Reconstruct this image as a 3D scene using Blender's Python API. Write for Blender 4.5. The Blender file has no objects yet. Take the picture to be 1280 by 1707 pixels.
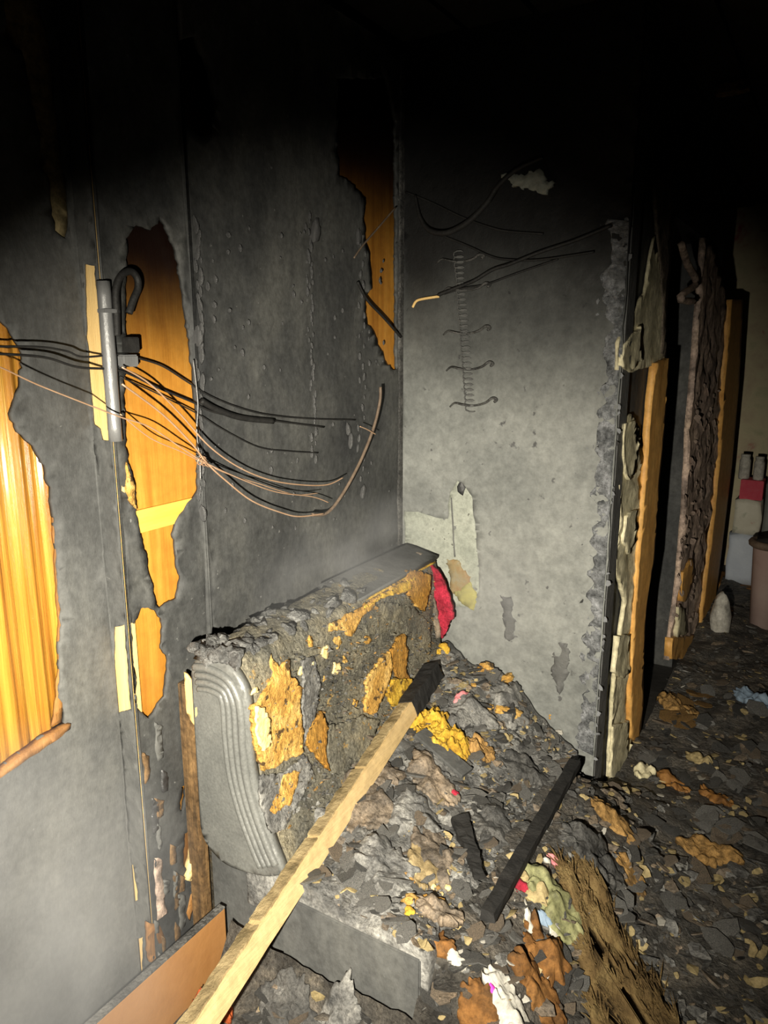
import bpy, bmesh, math, random
from mathutils import Vector, noise, Matrix
from mathutils.geometry import delaunay_2d_cdt
random.seed(7)
scene = bpy.context.scene
COL = scene.collection
R = math.radians

# ------------------------------------------------------------------ camera
FPX, PIT, TH, HC = 1233.0, R(12.7), R(31.5), 1.6
cam = bpy.data.cameras.new('camera'); camo = bpy.data.objects.new('camera', cam); COL.objects.link(camo)
cam.sensor_fit = 'VERTICAL'; cam.sensor_height = 36.0; cam.sensor_width = 27.0
cam.lens = 36.0 * FPX / 1707.0; cam.clip_start = 0.02
camo.location = (0, 0, HC); camo.rotation_euler = (math.pi / 2 - PIT, 0, TH)
scene.camera = camo
FW = Vector((-math.sin(TH) * math.cos(PIT), math.cos(TH) * math.cos(PIT), -math.sin(PIT)))
RT = Vector((math.cos(TH), math.sin(TH), 0)); UP = RT.cross(FW); CAM = Vector((0, 0, HC))

# ------------------------------------------------------------------ light: one hand torch held beside the camera, no daylight, no sky
w = bpy.data.worlds.new('night'); scene.world = w; w.use_nodes = True
w.node_tree.nodes['Background'].inputs[0].default_value = (0.6, 0.75, 1, 1)
w.node_tree.nodes['Background'].inputs[1].default_value = 0.0
TORCH = CAM - RT * 0.17 - UP * 0.20 + FW * 0.05
ld = bpy.data.lights.new('torch_light_offscreen', 'SPOT'); lo = bpy.data.objects.new('torch_light_offscreen', ld); COL.objects.link(lo)
ld.energy = 600; ld.color = (1.0, 0.93, 0.78); ld.spot_size = R(83); ld.spot_blend = 1.0; ld.shadow_soft_size = 0.012
lo.location = TORCH
AIM = Vector((-1.2, 1.58, 0.66))
lo.rotation_euler = (AIM - TORCH).to_track_quat('-Z', 'Y').to_euler()
vs = scene.view_settings
vs.view_transform = 'Standard'; vs.look = 'None'; vs.gamma = 1.0; vs.use_curve_mapping = False; vs.exposure = 0.0

# ------------------------------------------------------------------ helpers
def ray(px, py): return FW + RT * ((px - 640) / FPX) + UP * ((853.5 - py) / FPX)
def on(px, py, ax, val):
    d = ray(px, py); return CAM + d * ((val - CAM[ax]) / d[ax])
def nz(v, s, seed=0.0): return noise.noise(Vector((v[0] * s + seed, v[1] * s - seed, v[2] * s + 2 * seed)))
def fbm(v, s, o=4, seed=0.0):
    a, t, f = 1.0, 0.0, s
    for i in range(o): t += a * nz(v, f, seed + i * 3.1); a *= .5; f *= 2.1
    return t
def ss(a, b, x):
    t = max(0, min(1, (x - a) / (b - a))) if a != b else 0
    return t * t * (3 - 2 * t)

def tag(o, label=None, cat=None, group=None, kind=None):
    if label: o['label'] = label
    if cat: o['category'] = cat
    if group: o['group'] = group
    if kind: o['kind'] = kind
    return o
def empty(name, loc=(0, 0, 0)):
    o = bpy.data.objects.new(name, None); COL.objects.link(o); o.location = loc; o.empty_display_size = .05
    return o
def link_mesh(name, me, mat, parent=None, smooth=False):
    if mat and not me.materials: me.materials.append(mat)
    if smooth:
        for p in me.polygons: p.use_smooth = True
    o = bpy.data.objects.new(name, me); COL.objects.link(o)
    if parent:
        o.parent = parent
        o.matrix_parent_inverse = Matrix.Translation(-Vector(parent.location)) if parent.rotation_euler.x == parent.rotation_euler.y == parent.rotation_euler.z == 0 else parent.matrix_basis.inverted()
    return o
def mk(name, verts, faces, mat, parent=None, smooth=False):
    me = bpy.data.meshes.new(name); me.from_pydata([tuple(v) for v in verts], [], faces); me.update()
    return link_mesh(name, me, mat, parent, smooth)
def box(name, a, b, mat, parent=None, bev=0.0, rag_amp=0.0, cuts=0):
    bm = bmesh.new(); bmesh.ops.create_cube(bm, size=1)
    a, b = Vector(a), Vector(b)
    for v in bm.verts: v.co = Vector([(a[i] + b[i]) / 2 + v.co[i] * (b[i] - a[i]) for i in range(3)])
    if bev: bmesh.ops.bevel(bm, geom=bm.edges[:], offset=bev, segments=2, affect='EDGES')
    if cuts: bmesh.ops.subdivide_edges(bm, edges=bm.edges[:], cuts=cuts, use_grid_fill=True)
    if rag_amp:
        for v in bm.verts:
            n = noise.noise_vector(v.co * 14) * rag_amp + noise.noise_vector(v.co * 45) * rag_amp * .5
            v.co += n
    me = bpy.data.meshes.new(name); bm.to_mesh(me); bm.free()
    return link_mesh(name, me, mat, parent)
def catmull(pts, n=8):
    pts = [Vector(p) for p in pts]; out = []
    for i in range(len(pts) - 1):
        p0 = pts[max(i - 1, 0)]; p1 = pts[i]; p2 = pts[i + 1]; p3 = pts[min(i + 2, len(pts) - 1)]
        for k in range(n):
            t = k / n
            out.append(.5 * ((2 * p1) + (p2 - p0) * t + (2 * p0 - 5 * p1 + 4 * p2 - p3) * t * t + (3 * p1 - p0 - 3 * p2 + p3) * t ** 3))
    out.append(pts[-1]); return out
def tube(name, pts, rad, mat, parent=None, seg=8, sm=6, jit=0.0):
    P = catmull(pts, sm) if sm else [Vector(p) for p in pts]
    verts, faces = [], []
    n = None
    for i, p in enumerate(P):
        t = (P[min(i + 1, len(P) - 1)] - P[max(i - 1, 0)]).normalized()
        if n is None: n = t.orthogonal().normalized()
        n = (n - t * n.dot(t)).normalized(); b = t.cross(n)
        r = rad(i / (len(P) - 1)) if callable(rad) else rad
        for k in range(seg):
            a = 2 * math.pi * k / seg
            q = p + (n * math.cos(a) + b * math.sin(a)) * r
            if jit: q += noise.noise_vector(q * 60) * jit
            verts.append(q)
    for i in range(len(P) - 1):
        for k in range(seg):
            faces.append((i * seg + k, i * seg + (k + 1) % seg, (i + 1) * seg + (k + 1) % seg, (i + 1) * seg + k))
    faces.append(tuple(range(seg))[::-1]); faces.append(tuple((len(P) - 1) * seg + k for k in range(seg)))
    return mk(name, verts, faces, mat, parent, True)

def inpoly(p, poly):
    x, y = p; c = False; j = len(poly) - 1
    for i in range(len(poly)):
        xi, yi = poly[i]; xj, yj = poly[j]
        if (yi > y) != (yj > y) and x < (xj - xi) * (y - yi) / (yj - yi) + xi: c = not c
        j = i
    return c
def rag(poly, step, jit, seed=0.0):
    out = []
    for i in range(len(poly)):
        a = Vector(poly[i]); b = Vector(poly[(i + 1) % len(poly)]); L = (b - a).length
        n = max(1, int(L / step))
        for k in range(n):
            p = a.lerp(b, k / n)
            q = Vector((p[0], p[1], seed))
            out.append((p[0] + jit * (nz(q, .2 / step, seed) + nz(q, .5 / step, seed + 4) + .5 * nz(q, 1.7 / step, seed + 2)), p[1] + jit * (nz(q, .2 / step, seed + 9) + nz(q, .5 / step, seed + 14) + .5 * nz(q, 1.7 / step, seed + 12))))
    return out
def sheet(name, outer, holes, mapper, res, thick, amp, ns, mat, parent=None, smooth=True, edge_curl=0.0, lift=0.0, disp=None, solid=True):
    """ragged sheet: 2-D outline with holes, triangulated, carried onto a surface, with lumpy relief and edges of its own thickness"""
    pts, edges = [], []
    loops = [outer] + holes
    for lp in loops:
        s = len(pts); pts += [Vector(p) for p in lp]; edges += [(s + i, s + (i + 1) % len(lp)) for i in range(len(lp))]
    x0 = min(p[0] for p in outer); x1 = max(p[0] for p in outer); y0 = min(p[1] for p in outer); y1 = max(p[1] for p in outer)
    rnd = random.Random(len(outer) * 13 + len(holes))
    ix = int((x1 - x0) / res) + 1; iy = int((y1 - y0) / res) + 1
    for i in range(ix):
        for j in range(iy):
            p = (x0 + (i + .5 + rnd.uniform(-.3, .3)) * res, y0 + (j + .5 + rnd.uniform(-.3, .3)) * res)
            if inpoly(p, outer) and not any(inpoly(p, h) for h in holes): pts.append(Vector(p))
    vo, eo, fo, *_ = delaunay_2d_cdt(pts, edges, [], 0, 1e-6)
    tris = []
    for f in fo:
        c = (sum(vo[k][0] for k in f) / len(f), sum(vo[k][1] for k in f) / len(f))
        if inpoly(c, outer) and not any(inpoly(c, h) for h in holes): tris.append(list(f))
    P, N = [], []
    for v in vo:
        p, n = mapper(v[0], v[1]); P.append(Vector(p)); N.append(Vector(n))
    ec = {}
    for f in tris:
        for k in range(len(f)):
            e = (f[k], f[(k + 1) % len(f)]); ec[e] = 1
    bnd = [(a, b) for (a, b) in ec if (b, a) not in ec]
    bset = {v for e in bnd for v in e}
    F = []
    for i, p in enumerate(P):
        d = amp * (fbm(p, ns, 4, 1.7)) + (disp(p) if disp else 0)
        if i in bset: d = d * .4 + edge_curl * (nz(p, 30) + .4)
        F.append(p + N[i] * (thick + lift + d))
    # winding
    if tris:
        a, b, c = [P[k] for k in tris[0][:3]]
        flip = (b - a).cross(c - a).dot(N[tris[0][0]]) < 0
    else: flip = False
    faces = [f[::-1] if flip else f for f in tris]
    verts = list(F); nb = {}
    for (a, b) in bnd:
        for k in (a, b):
            if k not in nb: nb[k] = len(verts); verts.append(P[k] + N[k] * lift)
    for (a, b) in bnd:
        q = (b, a, nb[a], nb[b]); faces.append(q[::-1] if flip else q)
    if solid:
        base = {}
        for f in tris:
            g = []
            for k in f:
                if k in nb: g.append(nb[k])
                else:
                    if k not in base: base[k] = len(verts); verts.append(P[k] + N[k] * lift)
                    g.append(base[k])
            faces.append(g if flip else g[::-1])
    return mk(name, verts, faces, mat, parent, smooth)

# mappers: 2-D coordinates on a surface -> point, normal
def plane_x(x, s=1): return lambda a, b: (Vector((x, a, b)), Vector((s, 0, 0)))
def plane_y(y, s=-1): return lambda a, b: (Vector((a, y, b)), Vector((0, s, 0)))
def PX(pts, x): return [(lambda q: (q.y, q.z))(on(p[0], p[1], 0, x)) for p in pts]
def PY(pts, y): return [(lambda q: (q.x, q.z))(on(p[0], p[1], 1, y)) for p in pts]
def rect(a0, a1, b0, b1): return [(a0, b0), (a1, b0), (a1, b1), (a0, b1)]

# ------------------------------------------------------------------ materials
def mat(name, cols, scale=8, rough=(.5, .8), bump=.4, bscale=None, stretch=(1, 1, 1), detail=8, spec=.4, soot=None, coat=0, fine=None, speck=None, sootcol=(.006, .006, .007), sscale=4, metal=0.0, distort=.3, bdist=.01):
    m = bpy.data.materials.new(name); m.use_nodes = True; nt = m.node_tree; N = nt.nodes; L = nt.links
    bs = N['Principled BSDF']
    tc = N.new('ShaderNodeTexCoord'); mp = N.new('ShaderNodeMapping'); mp.inputs['Scale'].default_value = stretch
    L.new(tc.outputs['Object'], mp.inputs[0])
    n1 = N.new('ShaderNodeTexNoise'); n1.inputs['Scale'].default_value = scale; n1.inputs['Detail'].default_value = detail; n1.inputs['Roughness'].default_value = .62; n1.inputs['Distortion'].default_value = distort
    L.new(mp.outputs[0], n1.inputs['Vector'])
    rp = N.new('ShaderNodeValToRGB'); e = rp.color_ramp.elements
    k = len(cols)
    while len(e) < k: e.new(.5)
    for i, c in enumerate(cols): e[i].position = .3 + .4 * i / max(1, k - 1); e[i].color = (*c, 1)
    L.new(n1.outputs[0], rp.inputs[0]); out = rp.outputs[0]
    if speck:   # small flecks of another colour (col, amount)
        n4 = N.new('ShaderNodeTexNoise'); n4.inputs['Scale'].default_value = speck[2]; n4.inputs['Detail'].default_value = 5
        L.new(tc.outputs['Object'], n4.inputs['Vector'])
        r4 = N.new('ShaderNodeValToRGB'); r4.color_ramp.elements[0].position = speck[1]; r4.color_ramp.elements[1].position = min(1, speck[1] + .05)
        L.new(n4.outputs[0], r4.inputs[0]); mx = N.new('ShaderNodeMix'); mx.data_type = 'RGBA'
        L.new(r4.outputs[0], mx.inputs[0]); L.new(out, mx.inputs[6]); mx.inputs[7].default_value = (*speck[0], 1); out = mx.outputs[2]
    if fine:
        n5 = N.new('ShaderNodeTexNoise'); n5.inputs['Scale'].default_value = fine[1]; n5.inputs['Detail'].default_value = 6; n5.inputs['Roughness'].default_value = .7
        L.new(tc.outputs['Object'], n5.inputs['Vector'])
        r5 = N.new('ShaderNodeMapRange'); r5.inputs[1].default_value = .32; r5.inputs[2].default_value = .68; r5.inputs[3].default_value = 1 - fine[0]; r5.inputs[4].default_value = 1 + fine[0]
        L.new(n5.outputs[0], r5.inputs[0]); vm = N.new('ShaderNodeVectorMath'); vm.operation = 'SCALE'; L.new(out, vm.inputs[0]); L.new(r5.outputs[0], vm.inputs['Scale']); out = vm.outputs[0]
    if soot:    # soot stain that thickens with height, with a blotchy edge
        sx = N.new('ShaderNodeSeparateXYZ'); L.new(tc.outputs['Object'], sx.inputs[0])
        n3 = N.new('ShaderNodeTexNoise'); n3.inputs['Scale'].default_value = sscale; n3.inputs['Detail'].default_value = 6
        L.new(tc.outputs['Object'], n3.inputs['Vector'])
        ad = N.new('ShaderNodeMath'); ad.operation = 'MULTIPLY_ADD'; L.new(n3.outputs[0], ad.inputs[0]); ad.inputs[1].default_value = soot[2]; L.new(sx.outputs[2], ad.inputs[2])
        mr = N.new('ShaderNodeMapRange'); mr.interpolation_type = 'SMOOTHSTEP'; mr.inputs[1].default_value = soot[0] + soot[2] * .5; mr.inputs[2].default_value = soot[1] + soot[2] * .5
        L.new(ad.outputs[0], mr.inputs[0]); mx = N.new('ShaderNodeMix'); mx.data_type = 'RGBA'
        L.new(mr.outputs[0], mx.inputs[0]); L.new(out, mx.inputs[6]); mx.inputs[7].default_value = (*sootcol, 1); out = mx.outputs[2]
    L.new(out, bs.inputs['Base Color'])
    rr = N.new('ShaderNodeMapRange'); rr.inputs[1].default_value = .3; rr.inputs[2].default_value = .7; rr.inputs[3].default_value = rough[0]; rr.inputs[4].default_value = rough[1]
    n2 = N.new('ShaderNodeTexNoise'); n2.inputs['Scale'].default_value = (bscale or scale * 3); n2.inputs['Detail'].default_value = 10; n2.inputs['Roughness'].default_value = .65
    L.new(mp.outputs[0], n2.inputs['Vector']); L.new(n2.outputs[0], rr.inputs[0]); L.new(rr.outputs[0], bs.inputs['Roughness'])
    if bump:
        bp = N.new('ShaderNodeBump'); bp.inputs['Strength'].default_value = bump; bp.inputs['Distance'].default_value = bdist
        L.new(n2.outputs[0], bp.inputs['Height']); L.new(bp.outputs[0], bs.inputs['Normal'])
    bs.inputs['Specular IOR Level'].default_value = spec; bs.inputs['Metallic'].default_value = metal
    bs.inputs['Coat Weight'].default_value = coat; bs.inputs['Coat Roughness'].default_value = .18
    return m
M = {}
M['char_wall'] = mat('char_wall', [(.024, .025, .026), (.048, .049, .048), (.085, .085, .079)], 5, (.5, .85), .35, 26, (1, 1, .6), spec=.3, fine=(.28, 50), speck=((.15, .15, .145), .70, 60))
M['char_panel'] = mat('char_panel', [(.04, .041, .041), (.078, .079, .077), (.11, .11, .103)], 4, (.55, .9), .4, 30, (1, 1, .5), spec=.25, fine=(.22, 50), speck=((.15, .15, .145), .72, 70))
M['char_gloss'] = mat('char_gloss', [(.02, .02, .022), (.06, .06, .06)], 12, (.2, .5), .5, 50, spec=.6)
M['char'] = mat('char', [(0.0135, 0.0135, 0.0135), (0.054, 0.0527, 0.05), (0.1148, 0.1107, 0.1026)], 14, (.35, .75), .7, 60, spec=.5, bdist=.015, fine=(.6, 120))
M['char_grey'] = mat('char_grey', [(0.0405, 0.0405, 0.0405), (0.135, 0.1323, 0.1255), (0.27, 0.2633, 0.243)], 16, (.4, .8), .7, 70, spec=.5, bdist=.015, fine=(.6, 120))
M['char_brown'] = mat('char_brown', [(0.0405, 0.0338, 0.027), (0.135, 0.108, 0.081), (0.2565, 0.1958, 0.135)], 14, (.4, .8), .7, 60, spec=.4, fine=(.6, 120))
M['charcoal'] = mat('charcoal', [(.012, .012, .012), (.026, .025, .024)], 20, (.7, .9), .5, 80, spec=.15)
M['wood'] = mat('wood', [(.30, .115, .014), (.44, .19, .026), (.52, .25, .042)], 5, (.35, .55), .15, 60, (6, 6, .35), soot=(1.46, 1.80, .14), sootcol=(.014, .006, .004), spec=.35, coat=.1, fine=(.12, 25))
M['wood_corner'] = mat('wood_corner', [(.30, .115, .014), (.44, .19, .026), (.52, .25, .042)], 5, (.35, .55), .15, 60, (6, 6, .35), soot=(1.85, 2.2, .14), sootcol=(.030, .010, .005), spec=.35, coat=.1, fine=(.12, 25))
M['wood_gloss'] = mat('wood_gloss', [(.24, .085, .010), (.44, .20, .025), (.60, .33, .055)], 7, (.2, .4), .5, 30, (9, 9, .22), spec=.5, coat=.6)
M['wood_pale'] = mat('wood_pale', [(.62, .40, .14), (.78, .55, .24)], 6, (.45, .7), .3, 50, (8, 8, .5), spec=.3)
M['wood_yellow'] = mat('wood_yellow', [(.62, .34, .05), (.75, .45, .09)], 6, (.4, .6), .2, 50, (6, .6, 6), spec=.35)
M['scorched'] = mat('scorched', [(.10, .045, .012), (.22, .10, .025), (.30, .15, .04)], 10, (.5, .8), .4, 60, (3, 3, .6), spec=.3)
M['beige'] = mat('beige', [(.22, .17, .08), (.34, .27, .14)], 8, (.6, .8), .3, 40, spec=.2, fine=(.5, 60))
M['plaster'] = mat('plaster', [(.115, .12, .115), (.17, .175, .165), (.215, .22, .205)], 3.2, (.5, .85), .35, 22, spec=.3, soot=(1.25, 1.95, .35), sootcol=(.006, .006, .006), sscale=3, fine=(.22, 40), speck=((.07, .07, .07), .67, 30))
M['plaster_pale'] = mat('plaster_pale', [(.22, .235, .20), (.30, .31, .265)], 6, (.5, .8), .3, 40, spec=.3, speck=((.07, .07, .06), .68, 60), fine=(.25, 60))
M['plaster_dark'] = mat('plaster_dark', [(.06, .06, .06), (.11, .11, .105)], 8, (.4, .8), .5, 40, spec=.4)
M['post'] = mat('post', [(.03, .022, .014), (.12, .07, .03), (.20, .12, .05)], 9, (.5, .8), .5, 50, (4, 4, .5), spec=.3, fine=(.5, 60))
M['rust_stain'] = mat('rust_stain', [(.22, .12, .05), (.22, .17, .09), (.2, .2, .16)], 12, (.6, .8), .3, 50, spec=.2)
M['yellow_stain'] = mat('yellow_stain', [(.22, .20, .09), (.34, .31, .09)], 14, (.6, .8), .3, 50, spec=.2)
M['cream'] = mat('cream', [(.40, .36, .22), (.60, .54, .36), (.70, .64, .44)], 9, (.55, .8), .4, 45, (1, 1, .6), spec=.3, fine=(.4, 30))
M['trim_wood'] = mat('trim_wood', [(.55, .26, .06), (.72, .42, .13)], 7, (.4, .6), .25, 40, (6, 6, .5), spec=.35, fine=(.25, 30))
M['ash_post'] = mat('ash_post', [(0.144, 0.112, 0.096), (0.448, 0.336, 0.272), (0.576, 0.432, 0.32)], 9, (.4, .8), .8, 45, (1, 1, .5), spec=.4, fine=(.6, 40))
M['foam'] = mat('foam', [(.40, .20, .04), (.58, .33, .08), (.72, .48, .17)], 16, (.7, .9), .9, 70, (1, 1, 1), spec=.2, bdist=.02, speck=((.10, .06, .025), .60, 38), fine=(.4, 90))
M['foam_ribbed'] = mat('foam_ribbed', [(.34, .15, .02), (.54, .29, .06)], 10, (.7, .9), 1.0, 75, (.5, 2.2, .5), spec=.2, bdist=.03, fine=(.5, 90))
M['foam_yellow'] = mat('foam_yellow', [(.30, .16, .02), (.56, .34, .035), (.72, .48, .08)], 20, (.6, .85), .8, 60, spec=.25, bdist=.02, speck=((.12, .07, .02), .62, 30), fine=(.3, 90))
M['foam_pale'] = mat('foam_pale', [(.70, .48, .18), (.85, .68, .34)], 14, (.6, .85), .7, 60, spec=.25)
M['foam_brown'] = mat('foam_brown', [(.05, .035, .02), (.26, .15, .05), (.34, .20, .07)], 14, (.7, .9), .9, 60, spec=.2, fine=(.6, 50))
M['cover'] = mat('cover', [(.05, .05, .044), (.13, .12, .09), (.22, .19, .125)], 9, (.45, .8), .8, 70, spec=.45, speck=((.30, .20, .07), .66, 30), bdist=.015, fine=(.65, 130))
M['cover_end'] = mat('cover_end', [(.09, .092, .088), (.14, .142, .133)], 6, (.28, .5), .25, 50, spec=.6, fine=(.2, 150))
M['crust'] = mat('crust', [(.02, .02, .02), (.11, .11, .107), (.26, .26, .25)], 22, (.2, .55), .9, 80, spec=.7, bdist=.02, fine=(.6, 120))
M['red'] = mat('red', [(.10, .012, .018), (.36, .018, .04), (.50, .03, .065)], 22, (.6, .8), .8, 70, spec=.3, fine=(.3, 80), bdist=.02)
M['pink'] = mat('pink', [(.45, .12, .14), (.6, .25, .25)], 14, (.6, .8), .3, 60, spec=.3)
M['batten'] = mat('batten', [(0.41, 0.287, 0.1312), (0.5248, 0.3854, 0.1968)], 5, (.5, .75), .35, 30, (4, .35, 4), spec=.3, fine=(.15, 40))
M['bark'] = mat('bark', [(.10, .075, .035), (.24, .18, .09), (.36, .28, .15)], 16, (.5, .8), .8, 60, spec=.3)
M['brown_board'] = mat('brown_board', [(.26, .12, .04), (.34, .17, .06)], 5, (.4, .6), .15, 40, (1, 1, 1), spec=.35)
M['copper'] = mat('copper', [(.50, .30, .17), (.62, .42, .28)], 30, (.3, .5), .1, 90, spec=.5, metal=.5)
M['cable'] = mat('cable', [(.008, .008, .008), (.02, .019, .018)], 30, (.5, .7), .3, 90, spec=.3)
M['cable_brown'] = mat('cable_brown', [(.10, .07, .05), (.19, .14, .10)], 30, (.5, .7), .3, 90, spec=.3)
M['metal'] = mat('metal', [(.09, .092, .095), (.2, .2, .2)], 14, (.25, .5), .25, 60, (1, 1, .3), spec=.5, metal=.2)
M['debris'] = mat('debris', [(0.0162, 0.0149, 0.0135), (0.0743, 0.0675, 0.058), (0.189, 0.162, 0.1283)], 11, (.35, .8), 1.0, 45, spec=.5, speck=((.18, .16, .12), .69, 40), bdist=.03, fine=(.6, 120))
M['floor'] = mat('floor', [(.012, .011, .01), (.03, .028, .025)], 6, (.5, .8), .5, 30, spec=.35)
M['ceiling'] = mat('ceiling', [(.012, .012, .012), (.03, .028, .025)], 5, (.7, .9), .6, 20, spec=.15)
M['white'] = mat('white', [(.22, .21, .19), (.42, .40, .35), (.5, .48, .43)], 14, (.5, .8), .3, 50, spec=.3, fine=(.3, 60))
M['blue'] = mat('blue', [(.16, .22, .30), (.26, .34, .43)], 10, (.3, .6), .4, 40, spec=.4)
M['green'] = mat('green', [(.07, .07, .03), (.19, .19, .09), (.26, .25, .13)], 12, (.6, .8), .4, 50, spec=.3, fine=(.5, 50))
M['magenta'] = mat('magenta', [(.5, .02, .28), (.6, .05, .4)], 12, (.5, .7), .3, 50, spec=.3)
M['orange_cloth'] = mat('orange_cloth', [(0.0375, 0.0225, 0.0112), (0.15, 0.0675, 0.0188), (0.2025, 0.0975, 0.03)], 9, (.7, .9), .5, 60, spec=.2, fine=(.5, 60))
M['ember_red'] = mat('ember_red', [(.30, .05, .015), (.50, .11, .03)], 18, (.6, .8), .8, 60, spec=.3)
M['fibre'] = mat('fibre', [(0.04, 0.0256, 0.0112), (0.136, 0.088, 0.036), (0.224, 0.16, 0.068)], 12, (.7, .9), .9, 60, (1, 1, 1), spec=.15)
M['wallpaper'] = mat('wallpaper', [(.36, .05, .07), (.46, .38, .26), (.52, .46, .30), (.40, .38, .24)], 5.5, (.7, .9), .1, 40, spec=.2)
M['pack_red'] = mat('pack_red', [(.45, .03, .06), (.52, .05, .08)], 6, (.5, .7), .1, 40)
M['pack_blue'] = mat('pack_blue', [(.42, .46, .54), (.52, .56, .62)], 6, (.5, .7), .3, 30)
M['pack_print'] = mat('pack_print', [(.5, .1, .08), (.55, .52, .42), (.58, .55, .45), (.22, .25, .16)], 9, (.5, .7), .2, 30)
M['bucket'] = mat('bucket', [(.40, .28, .25), (.50, .38, .34)], 6, (.4, .6), .1, 30)
M['grey_plastic'] = mat('grey_plastic', [(.12, .13, .12), (.2, .21, .19)], 8, (.4, .6), .2, 40)

# ------------------------------------------------------------------ room dimensions
XA, XB, YS = -1.37, -1.31, 1.03       # recessed left plane, proud left plane, step between them
YB = 2.25                              # back wall
XE = -0.56                             # free end of the back wall, plane of the passage wall
ZC = 2.55

# ================================================================== SETTING
fl = mk('floor', [(-1.5, -1.2, 0), (2.3, -1.2, 0), (2.3, 6.2, 0), (-1.5, 6.2, 0), (-1.5, -1.2, -.05), (2.3, -1.2, -.05), (2.3, 6.2, -.05), (-1.5, 6.2, -.05)],
        [(0, 1, 2, 3), (7, 6, 5, 4), (0, 4, 5, 1), (1, 5, 6, 2), (2, 6, 7, 3), (3, 7, 4, 0)], M['floor']); tag(fl, kind='structure', label='charred dark floor under the debris')
ce = box('ceiling', (-1.5, -1.2, ZC), (2.3, 6.2, ZC + .05), M['ceiling']); tag(ce, kind='structure', label='ceiling blackened by soot')
for i in range(16):
    x = -1.30 + i * .225
    box('board', (x, -1.0, ZC - .022 - .006 * (i % 3)), (x + .20, 6.0, ZC + .001), M['ceiling'], ce)

# ---- left wall: recessed part A (wood with a burnt skin), step, proud part B + C
wl = box('wall_left', (-1.52, -1.0, 0), (XA - .012, YB + .1, ZC), M['char_wall']); tag(wl, kind='structure', label='left wall of wooden panels under a burnt skin')
def wood_face(name, x, y0, y1, z0, z1, m, grooves):
    """veneer with shallow vertical reeding"""
    n = 360 if grooves > 20 else 60; amp = .0042 if grooves > 20 else .0008; verts, faces = [], []
    for i in range(n + 1):
        y = y0 + (y1 - y0) * i / n
        d = amp * (math.sin(y * grooves + 2 * math.sin(y * 9)) + .45 * math.sin(y * grooves * 2.7 + 1))
        verts += [(x + d, y, z0), (x + d, y, z1), (x - .008, y, z0), (x - .008, y, z1)]
    for i in range(n):
        a = 4 * i; b = a + 4
        faces += [(a, b, b + 1, a + 1), (a + 2, a + 3, b + 3, b + 2), (a + 1, b + 1, b + 3, a + 3), (a, a + 2, b + 2, b)]
    faces += [(0, 1, 3, 2), (4 * n, 4 * n + 2, 4 * n + 3, 4 * n + 1)]
    return mk(name, verts, faces, m, wl, True)
wood_face('veneer_panel', XA - .004, .25, YS, .02, 2.5, M['wood_gloss'], 95)
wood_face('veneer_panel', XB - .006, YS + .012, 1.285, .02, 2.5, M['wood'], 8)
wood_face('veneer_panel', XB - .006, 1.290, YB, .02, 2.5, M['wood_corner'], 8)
box('cross_board', (XB - .004, YS + .02, on(270, 857, 0, XB).z - .030), (XB + .004, 1.284, on(270, 857, 0, XB).z + .022), M['wood_yellow'], wl, .001)

hole_a = [(-90, 470), (-20, 520), (10, 545), (28, 580), (35, 612), (25, 650), (12, 690), (25, 720), (50, 745), (68, 775), (82, 830), (88, 900), (92, 960), (97, 1040), (95, 1100), (93, 1150), (104, 1205), (70, 1223), (40, 1245), (0, 1276), (-60, 1310), (-160, 1330), (-200, 900)]
hole_a2 = [(0, -30), (52, -30), (75, 60), (85, 150), (95, 240), (106, 300), (110, 350), (105, 402), (85, 385), (75, 300), (60, 280), (55, 220), (45, 150), (30, 90), (5, 70)]
ha = rag(PX(hole_a, XA), .008, .005, 1.0); ha2 = rag(PX(hole_a2, XA), .012, .005, 2.0)
sheet('burnt_skin', rect(-.2, YS - .001, .005, 2.52), [ha, ha2], plane_x(XA), .028, .011, .004, 7, M['char_panel'], wl, edge_curl=.004)
sheet('paper_patch', ha2, [], plane_x(XA), .03, .004, .003, 12, M['beige'], wl)
# scorched rim inside the large opening
ring = [(96, 1000), (103, 1080), (100, 1150), (106, 1203), (60, 1228), (88, 1190), (92, 1120), (94, 1040)]
sheet('scorched_rim', rag(PX([(88, 830), (99, 930), (106, 1040), (108, 1120), (100, 1202), (84, 1210), (92, 1150), (94, 1100), (95, 1040), (90, 960), (84, 880)], XA), .01, .003, 3), [], plane_x(XA), .02, .006, .003, 20, M['scorched'], wl)
sheet('peeled_lip', rag(PX([(107, 1202), (70, 1222), (40, 1244), (0, 1274), (-50, 1305), (-48, 1312), (0, 1284), (45, 1253), (75, 1232), (106, 1212)], XA), .01, .002, 5), [], plane_x(XA), .02, .022, .004, 20, M['scorched'], wl, edge_curl=.006)

# step face (edge board facing the room entrance): pale wood with a burnt skin
st = box('edge_board', (XA - .01, YS, .01), (XB + .004, YS + .022, 2.5), M['wood_pale'], wl)
mx0, mx1 = XA + .004, XB
h1 = PY([(143, 440), (186, 440), (187, 735), (172, 732), (168, 715), (158, 707), (152, 640), (146, 560)], YS)
h2 = PY([(192, 1045), (218, 1042), (230, 1185), (196, 1188), (192, 1120)], YS)
strips = [PY([(151, 735), (160, 735), (166, 790), (156, 790)], YS), PY([(194, 1200), (202, 1200), (217, 1400), (209, 1400)], YS), PY([(213, 1440), (224, 1440), (233, 1500), (219, 1500)], YS), PY([(222, 1560), (240, 1560), (238, 1640), (226, 1640)], YS)]
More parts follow.
